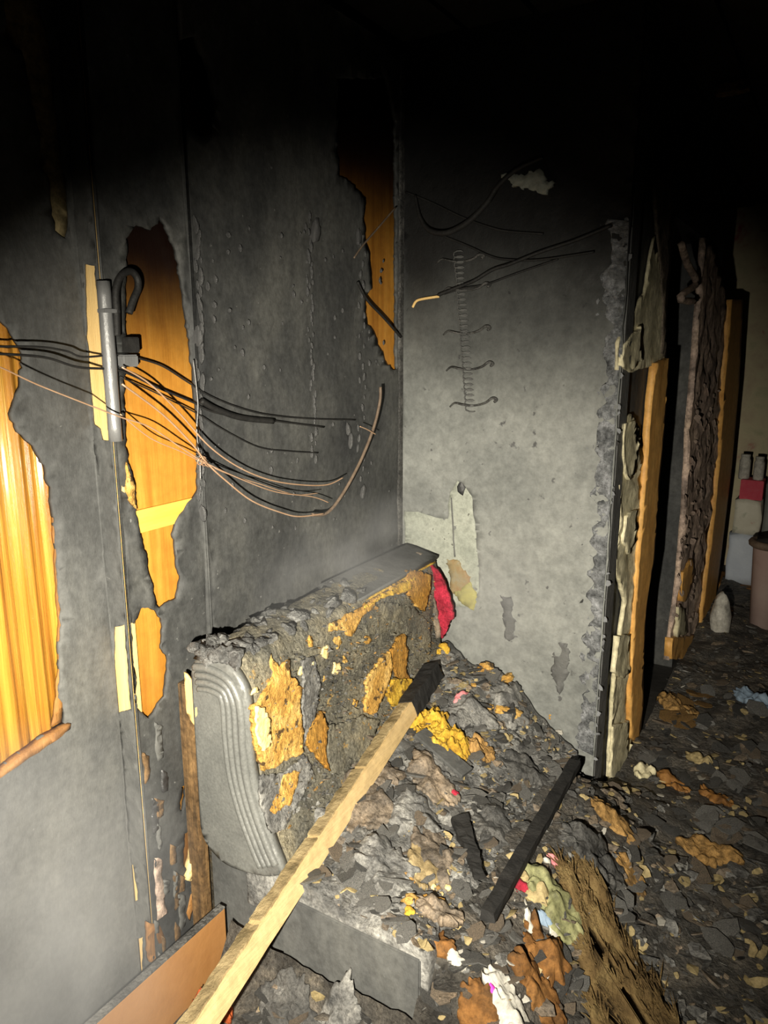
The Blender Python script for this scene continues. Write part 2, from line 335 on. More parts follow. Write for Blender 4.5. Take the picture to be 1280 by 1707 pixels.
# keep the openings inside the board
def clampx(poly, a, b): return [(min(max(p[0], a), b), p[1]) for p in poly]
holes = [rag(clampx(p, XA + .007, XB - .001), .008, .0018, 7 + i) for i, p in enumerate([h1, h2] + strips)]
sheet('burnt_skin', rect(XA, XB + .006, .012, 2.5), holes, plane_y(YS), .014, .004, .003, 14, M['char_panel'], wl, edge_curl=.002)

# proud part B
hole_c = [(206, 400), (222, 372), (246, 385), (262, 362), (280, 392), (292, 430), (300, 480), (312, 560), (318, 620), (325, 700), (327, 790), (325, 820), (310, 838), (290, 865), (285, 890), (290, 925), (297, 965), (292, 995), (262, 1015), (250, 985), (238, 930), (225, 870), (218, 800), (207, 760), (203, 700), (201, 620), (203, 540)]
hole_d = [(232, 1010), (255, 1015), (268, 1040), (265, 1080), (277, 1100), (270, 1160), (245, 1197), (200, 1192), (195, 1046), (222, 1040)]
hole_g = [(275, 60), (320, 60), (345, 120), (352, 170), (350, 225), (330, 228), (290, 205), (275, 160)]
hole_l = [(300, 1385), (322, 1378), (325, 1400), (313, 1455), (303, 1440)]
hole_m = [(296, 1310), (306, 1310), (303, 1350), (295, 1352)]
YSEAM = on(327, 700, 0, XB).y
def cl(poly, a, b): return [(min(max(p[0], a), b), p[1]) for p in poly]
hb = [rag(cl(PX(h, XB), YS + .0045, YSEAM - .004), .007, .0045, 20 + i) for i, h in enumerate([hole_c, hole_d, hole_l, hole_m])]
sheet('burnt_skin', rect(YS + .003, YSEAM, .01, 2.5), hb, plane_x(XB), .024, .008, .006, 8, M['char_wall'], wl, edge_curl=.005)
hole_f = [(556, 130), (640, 130), (655, 205), (657, 617), (640, 610), (625, 570), (608, 540), (604, 500), (615, 480), (612, 440), (600, 380), (603, 330), (585, 310), (560, 295), (556, 240)]
hole_g2 = PX(hole_g, XB)
hf = [rag(cl(PX(hole_f, XB), YSEAM + .01, YB - .02), .008, .006, 31), rag(cl(hole_g2, YSEAM + .004, YB), .014, .004, 33)]
sheet('burnt_skin', rect(YSEAM + .003, YB - .003, .01, 2.5), hf, plane_x(XB), .028, .009, .006, 6, M['char_wall'], wl, edge_curl=.006)
# orange curl beside the lower openings
sheet('torn_flap', rag(PX([(205, 770), (216, 800), (222, 850), (214, 840), (206, 815)], XB), .01, .003, 41), [], plane_x(XB), .015, .012, .004, 20, M['foam'], wl)
sheet('torn_flap', rag(PX([(318, 1378), (325, 1385), (324, 1410), (316, 1440), (310, 1465), (302, 1462), (312, 1430)], XB), .01, .003, 43), [], plane_x(XB), .012, .02, .004, 20, M['foam_pale'], wl)
sheet('torn_flap', rag(PX([(338, 1488), (335, 1500), (316, 1512), (325, 1492)], XB), .01, .002, 44), [], plane_x(XB), .012, .02, .003, 20, M['foam_pale'], wl)
sheet('torn_flap', rag(PX([(326, 1470), (318, 1500), (312, 1532), (306, 1520), (314, 1490)], XB), .01, .002, 45), [], plane_x(XB), .012, .012, .003, 20, M['scorched'], wl)
sheet('torn_flap', rag(PX([(240, 1535), (262, 1540), (278, 1580), (282, 1600), (262, 1612), (245, 1600)], XB), .012, .004, 46), [], plane_x(XB), .02, .010, .006, 20, M['scorched'], wl)
sheet('torn_flap', rag(PX([(252, 1430), (266, 1430), (268, 1500), (275, 1520), (258, 1530)], XB), .012, .004, 47), [], plane_x(XB), .02, .010, .006, 20, M['ash_post'], wl)
rq = random.Random(61)
for i in range(16):
    y_ = rq.uniform(1230, 1620); x_ = 243 + (y_ - 1230) * .06 + rq.uniform(-8, 55); w_ = rq.uniform(2, 6); h_ = rq.uniform(10, 34)
    sheet('torn_flap', rag(PX([(x_ - w_, y_ - h_), (x_ + w_, y_ - h_ * .8), (x_ + w_ * 1.2, y_ + h_ * .7), (x_ - w_ * .6, y_ + h_)], XB), .008, .004, 200 + i), [], plane_x(XB), .014, .011, .004, 24, M[rq.choice(['char_gloss', 'char_grey', 'post', 'char_panel'])], wl, edge_curl=.004)
# corner lath
box('corner_lath', (XB + .004, YB - .034, .02), (XB + .016, YB - .004, 2.5), M['char'], wl, .002)

# blistered seams: rows of glossy bubbles in the burnt coat
def blister_mesh(seed):
    bm = bmesh.new(); bmesh.ops.create_icosphere(bm, subdivisions=2, radius=1)
    for v in bm.verts:
        d = 1 + .45 * nz(v.co, 1.6, seed); v.co = Vector((v.co.x * .5, v.co.y, v.co.z)) * d
    me = bpy.data.meshes.new('blister'); bm.to_mesh(me); bm.free()
    for p in me.polygons: p.use_smooth = True
    return me
M['blister'] = mat('blister', [(.04, .04, .042), (.12, .12, .12)], 40, (.25, .5), .6, 120, spec=.6)
bl = [blister_mesh(s * 5.3) for s in range(5)]
for b in bl: b.materials.append(M['blister'])
rb = random.Random(3)
def blister(px, py, s, asp=1.6):
    p = on(px, py, 0, XB); o = bpy.data.objects.new('blister', rb.choice(bl)); COL.objects.link(o)
    o.parent = wl; o.location = (XB + .012, p.y, p.z); o.rotation_euler = (rb.uniform(-.3, .3), 0, 0); o.scale = (s * .6, s, s * asp)
for i in range(44):
    y = 370 + i * 10.6; blister(321 + (y - 370) * .018 + rb.uniform(-5, 7), y, rb.uniform(.004, .009), 2)
for i in range(46):
    y = 360 + i * 9; blister(506 + (y - 360) * .03 + rb.uniform(-4, 6), y, rb.uniform(.004, .008), 1.7)
for i in range(26):
    blister(596 + rb.uniform(-6, 8), 390 + i * 17, rb.uniform(.004, .009), 1.6)
for i in range(70):
    blister(rb.uniform(340, 650), rb.uniform(380, 880), rb.uniform(.003, .008), rb.uniform(.7, 1.6))
for (x, y, s) in [(520, 385, .02), (580, 735, .014), (575, 715, .012), (592, 395, .014), (600, 820, .014), (333, 855, .012), (325, 560, .014)]: blister(x, y, s, 1.7)

# ---- back wall
wb = box('wall_back', (-1.5, YB + .012, 0), (XE, YB + .10, ZC), M['plaster_dark']); tag(wb, kind='structure', label='sooty grey plastered wall behind the burnt sofa')
def wb_disp(p): return -.006 * ss(-.70, -.58, p.x) * abs(nz(p, 16)) * 2
pale = [(676, 851), (700, 852), (730, 862), (748, 864), (752, 820), (764, 800), (776, 806), (788, 826), (794, 870), (800, 930), (801, 985), (780, 1010), (740, 1010), (676, 990)]
pp = rag(PY(pale, YB), .012, .003, 51)
edge_r = [(XE - .001 + .006 * nz(Vector((0, 0, z)), 13), z) for z in [i * .05 for i in range(52)]]
outer = [(-1.30, .005)] + [(x, max(z, .005)) for x, z in edge_r] + [(-1.30, 2.55)]
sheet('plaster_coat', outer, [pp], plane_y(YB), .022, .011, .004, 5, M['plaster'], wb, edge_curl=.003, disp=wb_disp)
sheet('pale_patch', pp, [], plane_y(YB), .02, .008, .002, 14, M['plaster_pale'], wb)
sheet('scorch_stain', rag(PY([(748, 930), (770, 935), (785, 960), (790, 990), (770, 1000), (755, 985)], YB), .006, .009, 52), [], plane_y(YB), .02, .0135, .001, 20, M['rust_stain'], wb)
sheet('scorch_stain', rag(PY([(760, 985), (785, 972), (795, 990), (792, 1015), (780, 1010), (765, 1000)], YB), .006, .009, 53), [], plane_y(YB), .02, .0145, .001, 20, M['yellow_stain'], wb)
sheet('bare_patch', rag(PY([(930, 1320), (960, 1315), (980, 1330), (978, 1395), (955, 1400), (935, 1420), (915, 1400), (920, 1360)], YB), .012, .004, 54), [], plane_y(YB), .02, .016, .002, 20, M['orange_cloth'], wb)
for poly, s in [([(838, 990), (855, 995), (862, 1060), (845, 1065)], 55), ([(925, 1075), (948, 1070), (950, 1120), (935, 1155), (922, 1120)], 56), ([(840, 295), (905, 290), (930, 310), (915, 328), (860, 312)], 58)]:
    sheet('soot_patch' if s != 58 else 'loose_plaster', rag(PY(poly, YB), .006, .010, s), [], plane_y(YB), .02, .0135 if s != 58 else .03, .002, 20, M['plaster_dark'] if s != 58 else M['plaster_pale'], wb)
M['crust_edge'] = mat('crust_edge', [(0.0473, 0.05, 0.054), (0.1755, 0.1823, 0.189), (0.351, 0.3578, 0.378)], 26, (.25, .6), .9, 90, spec=.6, fine=(.5, 90), bdist=.02)
ce_ = [(XE - .004, .28 + i * .02) for i in range(84)] + [(XE - .050 - .045 * nz(Vector((0, 0, 1.96 - i * .012)), 7) - .03 * nz(Vector((3, 0, 1.96 - i * .012)), 28), 1.95 - i * .012) for i in range(139)]
sheet('crusted_edge', ce_, [], plane_y(YB - .009), .009, .003, .010, 38, M['crust_edge'], wb, edge_curl=.003)
# wash mark (drip) with a blister on top
tube('drip', [on(752, 830, 1, YB - .010), on(754, 860, 1, YB - .011), on(756, 900, 1, YB - .010), on(758, 928, 1, YB - .010)], .0025, M['plaster_dark'], wb, 6, 4, .001)
def lump(name, loc, s, m, parent, seed=0, sub=2, rough=.5, rot=(0, 0, 0)):
    bm = bmesh.new(); bmesh.ops.create_icosphere(bm, subdivisions=sub, radius=1)
    for v in bm.verts:
        v.co = v.co * (1 + rough * fbm(v.co, 1.3, 3, seed))
    bmesh.ops.scale(bm, vec=s, verts=bm.verts)
    bmesh.ops.rotate(bm, cent=(0, 0, 0), matrix=Matrix.Rotation(rot[2], 3, 'Z') @ Matrix.Rotation(rot[1], 3, 'Y') @ Matrix.Rotation(rot[0], 3, 'X'), verts=bm.verts)
    bmesh.ops.translate(bm, vec=loc, verts=bm.verts)
    me = bpy.data.meshes.new(name); bm.to_mesh(me); bm.free()
    return link_mesh(name, me, m, parent, True)
lump('blister', on(769, 812, 1, YB - .008), (.014, .008, .024), M['char_gloss'], wb, 3)
# crusted flakes along the free end of the wall
def flake_mesh(seed):
    r = random.Random(seed); n = 7; vs = []
    for k in range(n):
        a = 2 * math.pi * k / n; rr = r.uniform(.6, 1.1); vs.append((rr * math.cos(a), rr * math.sin(a)))
    top = [(x, y, .12 + .18 * r.random() + .25 * x) for x, y in vs]; bot = [(x * .9, y * .9, -.05 + .25 * x) for x, y in vs]
    V = top + bot + [(0, 0, .3), (0, 0, -.05)]
    f = [(k, (k + 1) % n, 2 * n) for k in range(n)] + [((k + 1) % n + n, k + n, 2 * n + 1) for k in range(n)] + [(k + n, (k + 1) % n + n, (k + 1) % n, k) for k in range(n)]
    me = bpy.data.meshes.new('flake'); me.from_pydata(V, [], f); me.update(); return me
def protos(m, n, seed, fn=flake_mesh):
    out = []
    for i in range(n):
        me = fn(seed + i); me.materials.append(m); out.append(me)
    return out
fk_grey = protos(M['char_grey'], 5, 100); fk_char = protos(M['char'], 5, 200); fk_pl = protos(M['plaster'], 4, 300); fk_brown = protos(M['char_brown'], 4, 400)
M['crust_flake'] = mat('crust_flake', [(.05, .052, .055), (.22, .225, .235), (.36, .37, .39)], 20, (.3, .6), .5, 90, spec=.5)
fk_crust = protos(M['crust_flake'], 5, 500)
rf = random.Random(11)
for i in range(290):
    z = rf.uniform(.25, 1.95); x = XE - abs(rf.gauss(0, .055)) - .002
    me = rf.choice(fk_crust if rf.random() < .75 else fk_char); o = bpy.data.objects.new('plaster_flake', me); COL.objects.link(o); o.parent = wb
    o.location = (x, YB - .002, z); s = rf.uniform(.005, .017); o.scale = (s * 1.3, s * rf.uniform(.5, .9), s)
    o.rotation_euler = (math.pi / 2 + rf.uniform(-.9, .7), rf.uniform(-.9, .9), rf.uniform(-.5, .5))
for i in range(40):
    p = on(rf.uniform(690, 1000), rf.uniform(700, 1150), 1, YB)
    if p.x > XE - .02: continue
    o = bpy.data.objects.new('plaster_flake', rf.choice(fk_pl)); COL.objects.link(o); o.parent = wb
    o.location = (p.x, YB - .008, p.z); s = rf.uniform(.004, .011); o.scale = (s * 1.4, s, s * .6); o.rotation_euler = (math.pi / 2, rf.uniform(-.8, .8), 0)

# ---- passage wall going back from the free end of the back wall
XP = XE - .014
wp = box('wall_passage', (XE - .20, YB + .10, 0), (XP - .006, 2.93, ZC), M['char_wall']); tag(wp, kind='structure', label='burnt passage wall with peeling cream plaster layers')
wq = box('wall_passage_far', (XE - .20, 3.75, 0), (XP - .006, 4.15, ZC), M['char_wall']); tag(wq, kind='structure', label='burnt passage wall stub between two dark doorways')
wx = box('wall_lintel', (XE - .20, 2.93, 2.05), (XP - .006, 3.75, ZC), M['char_wall']); tag(wx, kind='structure', label='sooty wall over the dark doorway')
wi = box('wall_inner', (-2.6, 2.36, 0), (-2.5, 6.0, ZC), M['char_wall']); tag(wi, kind='structure', label='black wall inside the dark side room')
def ppoly(pts, x): return [(p[0], p[1]) for p in PX(pts, x)]
cream1 = [(1088, 395), (1099, 450), (1108, 520), (1106, 600), (1085, 612), (1060, 615), (1040, 622), (1024, 620), (1026, 570), (1045, 528), (1070, 490), (1080, 430)]
cream2 = [(1030, 700), (1046, 690), (1062, 715), (1066, 760), (1062, 850), (1055, 950), (1046, 1050), (1044, 1130), (1050, 1235), (1044, 1260), (1040, 1310), (1030, 1335), (1008, 1332), (1012, 1240), (1018, 1130), (1036, 1000), (1022, 950), (1028, 850), (1022, 800), (1027, 740)]
trim_a = [(1082, 605), (1104, 598), (1099, 680), (1092, 760), (1085, 850), (1080, 930), (1068, 1000), (1063, 1080), (1062, 1180), (1056, 1238), (1042, 1228), (1041, 1150), (1046, 1040), (1053, 950), (1061, 850), (1068, 760), (1076, 660)]
sheet('plaster_layer', rag(ppoly(cream1, XP), .02, .008, 61), [], plane_x(XP), .03, .006, .006, 10, M['cream'], wp, edge_curl=.006)
sheet('plaster_layer', rag(ppoly(cream2, XP), .02, .010, 62), [], plane_x(XP), .03, .008, .010, 14, M['cream'], wp, edge_curl=.008)
for poly, s in [([(1032, 705), (1050, 700), (1056, 740), (1048, 790), (1036, 800), (1028, 760)], 64), ([(1036, 860), (1054, 850), (1052, 900), (1040, 925), (1030, 900)], 65), ([(1022, 1060), (1042, 1055), (1044, 1110), (1032, 1130), (1017, 1120)], 66), ([(1015, 1210), (1040, 1200), (1040, 1290), (1022, 1310), (1010, 1290)], 67), ([(1046, 1240), (1070, 1245), (1080, 1290), (1060, 1312), (1044, 1290)], 68), ([(1030, 575), (1060, 545), (1062, 600), (1040, 618), (1026, 612)], 69)]:
    sheet('plaster_flake', rag(ppoly(poly, XP), .02, .008, s), [], plane_x(XP), .025, .016, .006, 14, M['cream'], wp, edge_curl=.008)
sheet('trim_strip', rag(ppoly(trim_a, XP), .025, .005, 63), [], plane_x(XP), .03, .024, .003, 12, M['trim_wood'], wp)
# upper part of the trim, sooted
sheet('trim_strip', rag(ppoly([(1085, 300), (1115, 280), (1112, 420), (1107, 520), (1106, 596), (1098, 590), (1100, 500), (1092, 400)], XP), .03, .004, 70), [], plane_x(XP), .04, .010, .003, 12, M['char_brown'], wp)
# second jamb
postp = [(1166, 395), (1180, 420), (1200, 480), (1206, 600), (1196, 680), (1186, 800), (1171, 900), (1160, 1000), (1146, 1094), (1106, 1096), (1113, 1050), (1125, 950), (1134, 850), (1140, 720), (1150, 600), (1158, 500)]
sheet('burnt_post', rag(ppoly(postp, XP), .04, .010, 71), [], plane_x(XP), .04, .020, .018, 12, M['ash_post'], wq, edge_curl=.01)
trim_b = [(1205, 500), (1226, 500), (1220, 640), (1208, 780), (1196, 880), (1181, 1000), (1172, 1096), (1151, 1092), (1160, 1000), (1173, 900), (1186, 780), (1194, 640)]
sheet('trim_strip', rag(ppoly(trim_b, XP), .05, .003, 72), [], plane_x(XP), .06, .040, .002, 12, M['trim_wood'], wq)
for poly, s, m in [([(1126, 955), (1142, 930), (1146, 960), (1132, 1000), (1124, 1000)], 73, 'trim_wood'), ([(1118, 1010), (1130, 1012), (1134, 1055), (1116, 1060)], 74, 'cream'), ([(1108, 1062), (1146, 1058), (1144, 1094), (1106, 1096)], 75, 'trim_wood')]:
    sheet('bare_strip', rag(ppoly(poly, XP), .04, .008, s), [], plane_x(XP), .04, .034, .006, 12, M[m], wq)
fk_ash = protos(M['ash_post'], 4, 900)
for i in range(90):
    y = rf.uniform(640, 1040); cx = 1178 - (y - 600) * .10 + rf.uniform(-26, 20); p = on(cx, y, 0, XP)
    o = bpy.data.objects.new('plaster_flake', rf.choice(fk_ash)); COL.objects.link(o); o.parent = wq
    o.location = (XP + .03, p.y, p.z); s = rf.uniform(.008, .02); o.scale = (s, s * 1.3, s * .7); o.rotation_euler = (rf.uniform(-.5, .5), math.pi / 2, rf.uniform(-.5, .5))
# far end
wf = box('wall_far', (-2.6, 5.85, 0), (2.3, 5.95, ZC), M['wallpaper']); tag(wf, kind='structure', label='far wall with pale red-flowered wallpaper at the end of passage')
wr = box('wall_right', (2.2, -1.0, 0), (2.3, 5.9, ZC), M['ceiling']); tag(wr, kind='structure', label='blackened wall on the right side of the room')

# ================================================================== SOFA
NEAR = [(-1.24, .02), (-1.24, .50), (-1.24, .84), (-1.222, .892), (-1.18, .912), (-1.12, .905), (-1.083, .865), (-1.067, .81), (-1.066, .72), (-1.06, .63), (-1.04, .55), (-1.007, .465), (-.985, .42), (-.97, .30), (-.97, .02)]
FAR = [(-1.262, .02), (-1.262, .50), (-1.262, .84), (-1.26, .90), (-1.245, .912), (-1.165, .895), (-1.135, .870), (-1.122, .81), (-1.116, .72), (-1.11, .63), (-1.105, .55), (-1.095, .465), (-1.09, .42), (-1.08, .30), (-1.08, .02)]
Y0, Y1 = 1.15, 2.195
cn = catmull([(a, 0, b) for a, b in NEAR], 5); cf = catmull([(a, 0, b) for a, b in FAR], 5)
def prof(t_y):   # profile between the two ends
    return [n.lerp(f, t_y) for n, f in zip(cn, cf)]
sofa = empty('sofa', (-1.0, 1.7, 0)); tag(sofa, 'burnt out sofa with scrolled end and orange foam showing, pushed into the corner', 'sofa')
NYB = 90
verts, faces = [], []
npf = len(cn)
for j in range(NYB + 1):
    t = j / NYB; y = Y0 + .022 + (Y1 - Y0 - .022) * t
    P = prof(t)
    for i, p in enumerate(P):
        a = P[max(i - 1, 0)]; b = P[min(i + 1, npf - 1)]; tg = (b - a).normalized(); nrm = Vector((tg.z, 0, -tg.x)) * -1
        q = Vector((p.x, y, p.z))
        topw = ss(.80, .90, q.z) * ss(.62, .40, t) ; rear = ss(-1.235, -1.20, q.x)
        d = .004 * fbm(q, 16, 4) + topw * .016 * abs(fbm(q, 22, 3, 4.)) + .004 * ss(.55, .3, t) * fbm(q, 9, 3, 7.)
        if q.z > .30: q += Vector((-nrm.x, 0, -nrm.z)) * 0 + Vector((nrm.x, 0, nrm.z)) * d * rear
        verts.append(q)
for j in range(NYB):
    for i in range(npf - 1):
        a = j * npf + i; faces.append((a, a + npf, a + npf + 1, a + 1))
faces.append(tuple(range(npf))); faces.append(tuple(NYB * npf + i for i in range(npf))[::-1])
bk = mk('backrest', verts, faces, M['cover'], sofa, True)
bmx = bmesh.new(); bmx.from_mesh(bk.data); bmesh.ops.recalc_face_normals(bmx, faces=bmx.faces[:]); bmx.to_mesh(bk.data); bmx.free()

def face_x(y, z):
    t = max(0, min(1, (y - Y0) / (Y1 - Y0))); P = prof(t)
    for i in range(len(P) // 3, len(P) - 1):
        if P[i].z >= z >= P[i + 1].z and P[i].z != P[i + 1].z:
            f = (P[i].z - z) / (P[i].z - P[i + 1].z); return P[i].x + (P[i + 1].x - P[i].x) * f
    return P[len(P) // 3].x if z > .9 else P[-1].x
def onface(px, py):
    d = ray(px, py); lo_, hi_ = .8, 3.2
    for _ in range(40):
        m_ = (lo_ + hi_) / 2; q = CAM + d * m_
        if q.x < face_x(q.y, q.z): hi_ = m_
        else: lo_ = m_
    return CAM + d * lo_
def FP(pts): return [(lambda q: (q.y, q.z))(onface(*p)) for p in pts]
def face_map(a, b):
    e = .01; dx = (face_x(a, b + e) - face_x(a, b - e)) / (2 * e)
    return Vector((face_x(a, b), a, b)), Vector((1, .05, -dx)).normalized()
def patch(name, pts, m, seed, thick=.007, amp=.004, lift=0.0):
    return sheet(name, rag(FP(pts), .005, .006, seed), [], face_map, .011, thick, amp, 40, M[m], sofa, edge_curl=.004, lift=lift)
patch('foam_patch', [(445, 1095), (452, 1105), (462, 1112), (475, 1100), (478, 1125), (495, 1140), (497, 1200), (500, 1230), (500, 1255), (480, 1262), (455, 1275), (432, 1287), (428, 1260), (418, 1230), (415, 1180), (425, 1170), (440, 1145), (450, 1130)], 'foam', 81, .010, .006)
patch('foam_patch', [(416, 1175), (432, 1180), (440, 1200), (446, 1235), (430, 1250), (420, 1225)], 'foam_pale', 82, .016, .004)
patch('foam_patch', [(470, 1290), (495, 1285), (493, 1305), (480, 1340), (455, 1355), (445, 1350), (460, 1320)], 'foam', 83)
patch('foam_patch', [(533, 1180), (540, 1215), (538, 1265), (546, 1288), (530, 1268), (508, 1240), (510, 1212)], 'foam_ribbed', 84, .010)
patch('foam_patch', [(545, 1042), (600, 1012), (660, 975), (690, 957), (712, 960), (711, 985), (702, 1015), (690, 1010), (676, 985), (650, 990), (625, 1000), (610, 1020), (595, 1030), (588, 1055), (578, 1062), (568, 1050), (545, 1052)], 'foam', 85, .010)
patch('foam_patch', [(673, 957), (692, 955), (711, 960), (711, 985), (702, 1018), (692, 1012), (676, 988)], 'foam_ribbed', 86, .014)
patch('foam_patch', [(600, 1015), (660, 976), (685, 962), (678, 985), (650, 990), (628, 1000)], 'foam_yellow', 87, .014)
patch('foam_patch', [(670, 1055), (675, 1080), (673, 1110), (678, 1130), (660, 1130), (650, 1110), (648, 1085), (658, 1065)], 'foam_ribbed', 88, .010)
patch('foam_patch', [(646, 1085), (650, 1115), (640, 1150), (622, 1188), (606, 1190), (608, 1130), (630, 1100)], 'foam', 89, .010)
patch('foam_patch', [(650, 1132), (678, 1132), (684, 1150), (672, 1172), (650, 1178), (640, 1158)], 'foam_yellow', 90, .016)
rp_ = random.Random(5)
for (x, y, s) in [(540, 1085, 9), (515, 1115, 9), (558, 1112, 10), (516, 1068, 7), (612, 1068, 8), (590, 1170, 7), (540, 1130, 6), (500, 1120, 6), (425, 1150, 7), (632, 1040, 6), (560, 1070, 8), (572, 1100, 5)]:
    k = 5; pts = [(x + s * rp_.uniform(.3, 1.3) * math.cos(6.283 * i / k), y + s * 1.3 * rp_.uniform(.3, 1.3) * math.sin(6.283 * i / k)) for i in range(k)]
    patch('foam_patch', pts, rp_.choice(['foam_pale', 'foam', 'foam']), x * .01, .004, .002)
# grey blistered cover remnants
patch('burnt_cover', [(470, 1290), (430, 1292), (432, 1340), (450, 1390), (470, 1380), (500, 1330), (520, 1290), (510, 1262), (490, 1270)], 'char_grey', 91, .006, .006)
patch('burnt_cover', [(500, 1100), (520, 1095), (530, 1150), (520, 1200), (505, 1240), (500, 1190)], 'char_grey', 92, .008, .006)
patch('burnt_cover', [(590, 1020), (640, 1003), (690, 1015), (715, 1040), (715, 1090), (685, 1060), (650, 1050), (610, 1060)], 'cover', 93, .006, .004)
patch('burnt_cover', [(545, 1210), (600, 1195), (630, 1200), (610, 1250), (570, 1290), (550, 1290), (542, 1260)], 'cover', 94, .008, .006)
# smooth charred capping on the far half of the top
cap = []
for (px, py, x_) in [(505, 1012, 0), (680, 918, 0), (712, 932, 1), (690, 953, 1), (520, 1043, 1), (512, 1030, 1)]:
    q = on(px, py, 2, .90 if x_ == 0 else .885); cap.append((q.x, q.y))
def cap_map(a, b):
    return Vector((a, b, .905 - max(0, (a + 1.235)) * .22)), Vector((.25, 0, 1)).normalized()
sheet('top_cap', [(-1.245, 1.66), (-1.255, 2.19), (-1.125, 2.19), (-1.115, 1.66)], [], cap_map, .03, .012, .001, 10, M['char_panel'], sofa)
tube('edge_bead', [(-1.113, 1.60, .872), (-1.118, 1.8, .874), (-1.122, 2.0, .874), (-1.126, 2.17, .874)], .004, M['foam_yellow'], sofa, 6, 4)
# crust lumps along the near top
rc = random.Random(21)
for i in range(110):
    y = 1.155 + .6 * rc.random() ** 1.5; x = rc.uniform(-1.235, -1.11)
    if y > 1.55 and rc.random() < .5: continue
    s = rc.uniform(.008, .022) * (1.25 - (y - 1.15) * .8)
    lump('crust_lump', (x, y, .895 + rc.uniform(-.002, .014)), (s, s * 1.3, s * .7), M['crust'], sofa, i * 1.7, 2, .8, (rc.uniform(-1, 1), rc.uniform(-1, 1), rc.uniform(0, 3)))
# end panel with raised S-shaped mouldings
endp = [(-1.24, .84), (-1.222, .880), (-1.18, .893), (-1.12, .888), (-1.083, .855), (-1.067, .81), (-1.066, .72), (-1.06, .63), (-1.04, .55), (-1.007, .465), (-.985, .42), (-.985, .40), (-1.03, .375), (-1.10, .358), (-1.16, .355), (-1.20, .37), (-1.228, .395), (-1.24, .43)]
eo = [(p.x, p.z) for p in catmull([(a, 0, b) for a, b in endp], 4)]
sheet('end_panel', eo, [], plane_y(Y0 + .022), .018, .024, .0015, 18, M['cover_end'], sofa)
scur = [(-1.225, .862), (-1.18, .868), (-1.125, .858), (-1.095, .825), (-1.085, .78), (-1.084, .70), (-1.077, .62), (-1.055, .54), (-1.02, .46), (-.998, .42)]
for k, (off, r_) in enumerate([(0, .010), (.020, .008), (.038, .008), (.055, .007)]):
    pts = []
    S = [Vector((a, 0, b)) for a, b in scur]
    for i, p in enumerate(S):
        tg = (S[min(i + 1, len(S) - 1)] - S[max(i - 1, 0)]).normalized(); inn = Vector((tg.z, 0, -tg.x))
        q = p + inn * off * (1 if i > 0 else 1); pts.append((q.x, Y0 - .003, q.z))
    tube('moulding', pts, r_, M['cover_end'], sofa, 10, 6)
# plinth end and rear foot of the near end
box('plinth_panel', (-1.225, Y0 + .012, .012), (-.99, Y0 + .03, .37), M['char_panel'], sofa, .004)
# red cover strip hanging at the far end
sheet('red_cover', rag(PY([(704, 924), (716, 930), (730, 948), (746, 975), (756, 1010), (757, 1030), (748, 1045), (738, 1062), (729, 1020), (722, 980), (710, 948)], 2.165), .007, .005, 95), [], plane_y(2.165), .009, .014, .012, 45, M['red'], sofa, edge_curl=.004)
sheet('scorched_hem', rag(PY([(690, 918), (706, 922), (722, 965), (730, 1010), (738, 1060), (732, 1062), (722, 1020), (712, 975), (700, 940)], 2.160), .012, .004, 96), [], plane_y(2.160), .014, .020, .004, 25, M['char_brown'], sofa, edge_curl=.004)

# seat: heap of burnt upholstery
def seat_z(x, y):
    t = max(0, min(1, (y - 1.15) / (2.2 - 1.15))); s = max(0, min(1, (x + 1.08) / .48))
    zb = .40 + .16 * t; zf = .35 - .06 * t
    z = zb + (zf - zb) * (s ** .8)
    z += .07 * t * math.exp(-((s - .45) / .28) ** 2)
    v = Vector((x, y, 0))
    z += .020 * fbm(v, 7, 4, 2.0) + .020 * abs(nz(v, 13, 5.0)) + .008 * abs(nz(v, 31, 8.0))
    return z
verts, faces = [], []; nx, ny = 70, 130
for j in range(ny + 1):
    for i in range(nx + 1):
        x = -1.10 + (.50) * i / nx; y = 1.152 + (2.225 - 1.152) * j / ny
        x2 = x + .008 * nz(Vector((x, y, 3)), 11); z = seat_z(x, y)
        f = max(0, (i - nx * .94) / (nx * .06)); z -= .03 * f * f
        verts.append((x2, y, z))
for j in range(ny):
    for i in range(nx):
        a = j * (nx + 1) + i; faces.append((a, a + 1, a + nx + 2, a + nx + 1))
# skirt down to the frame
ring_ = [i for i in range(nx + 1)] + [j * (nx + 1) + nx for j in range(1, ny + 1)] + [ny * (nx + 1) + i for i in range(nx - 1, -1, -1)] + [j * (nx + 1) for j in range(ny - 1, 0, -1)]
b0 = len(verts)
for k in ring_: v = verts[k]; verts.append((v[0], v[1], .27))
n = len(ring_)
for k in range(n): faces.append((ring_[k], b0 + k, b0 + (k + 1) % n, ring_[(k + 1) % n]))
mk('seat', verts, faces, M['char_grey'], sofa, True)
sb = box('seat_base', (-1.10, 1.165, .012), (-.622, 2.215, .285), M['char_panel'], sofa, .004)
box('end_board', (-.985, 1.146, .012), (-.615, 1.168, .345), M['char_panel'], sofa, .003, .0015, 6)
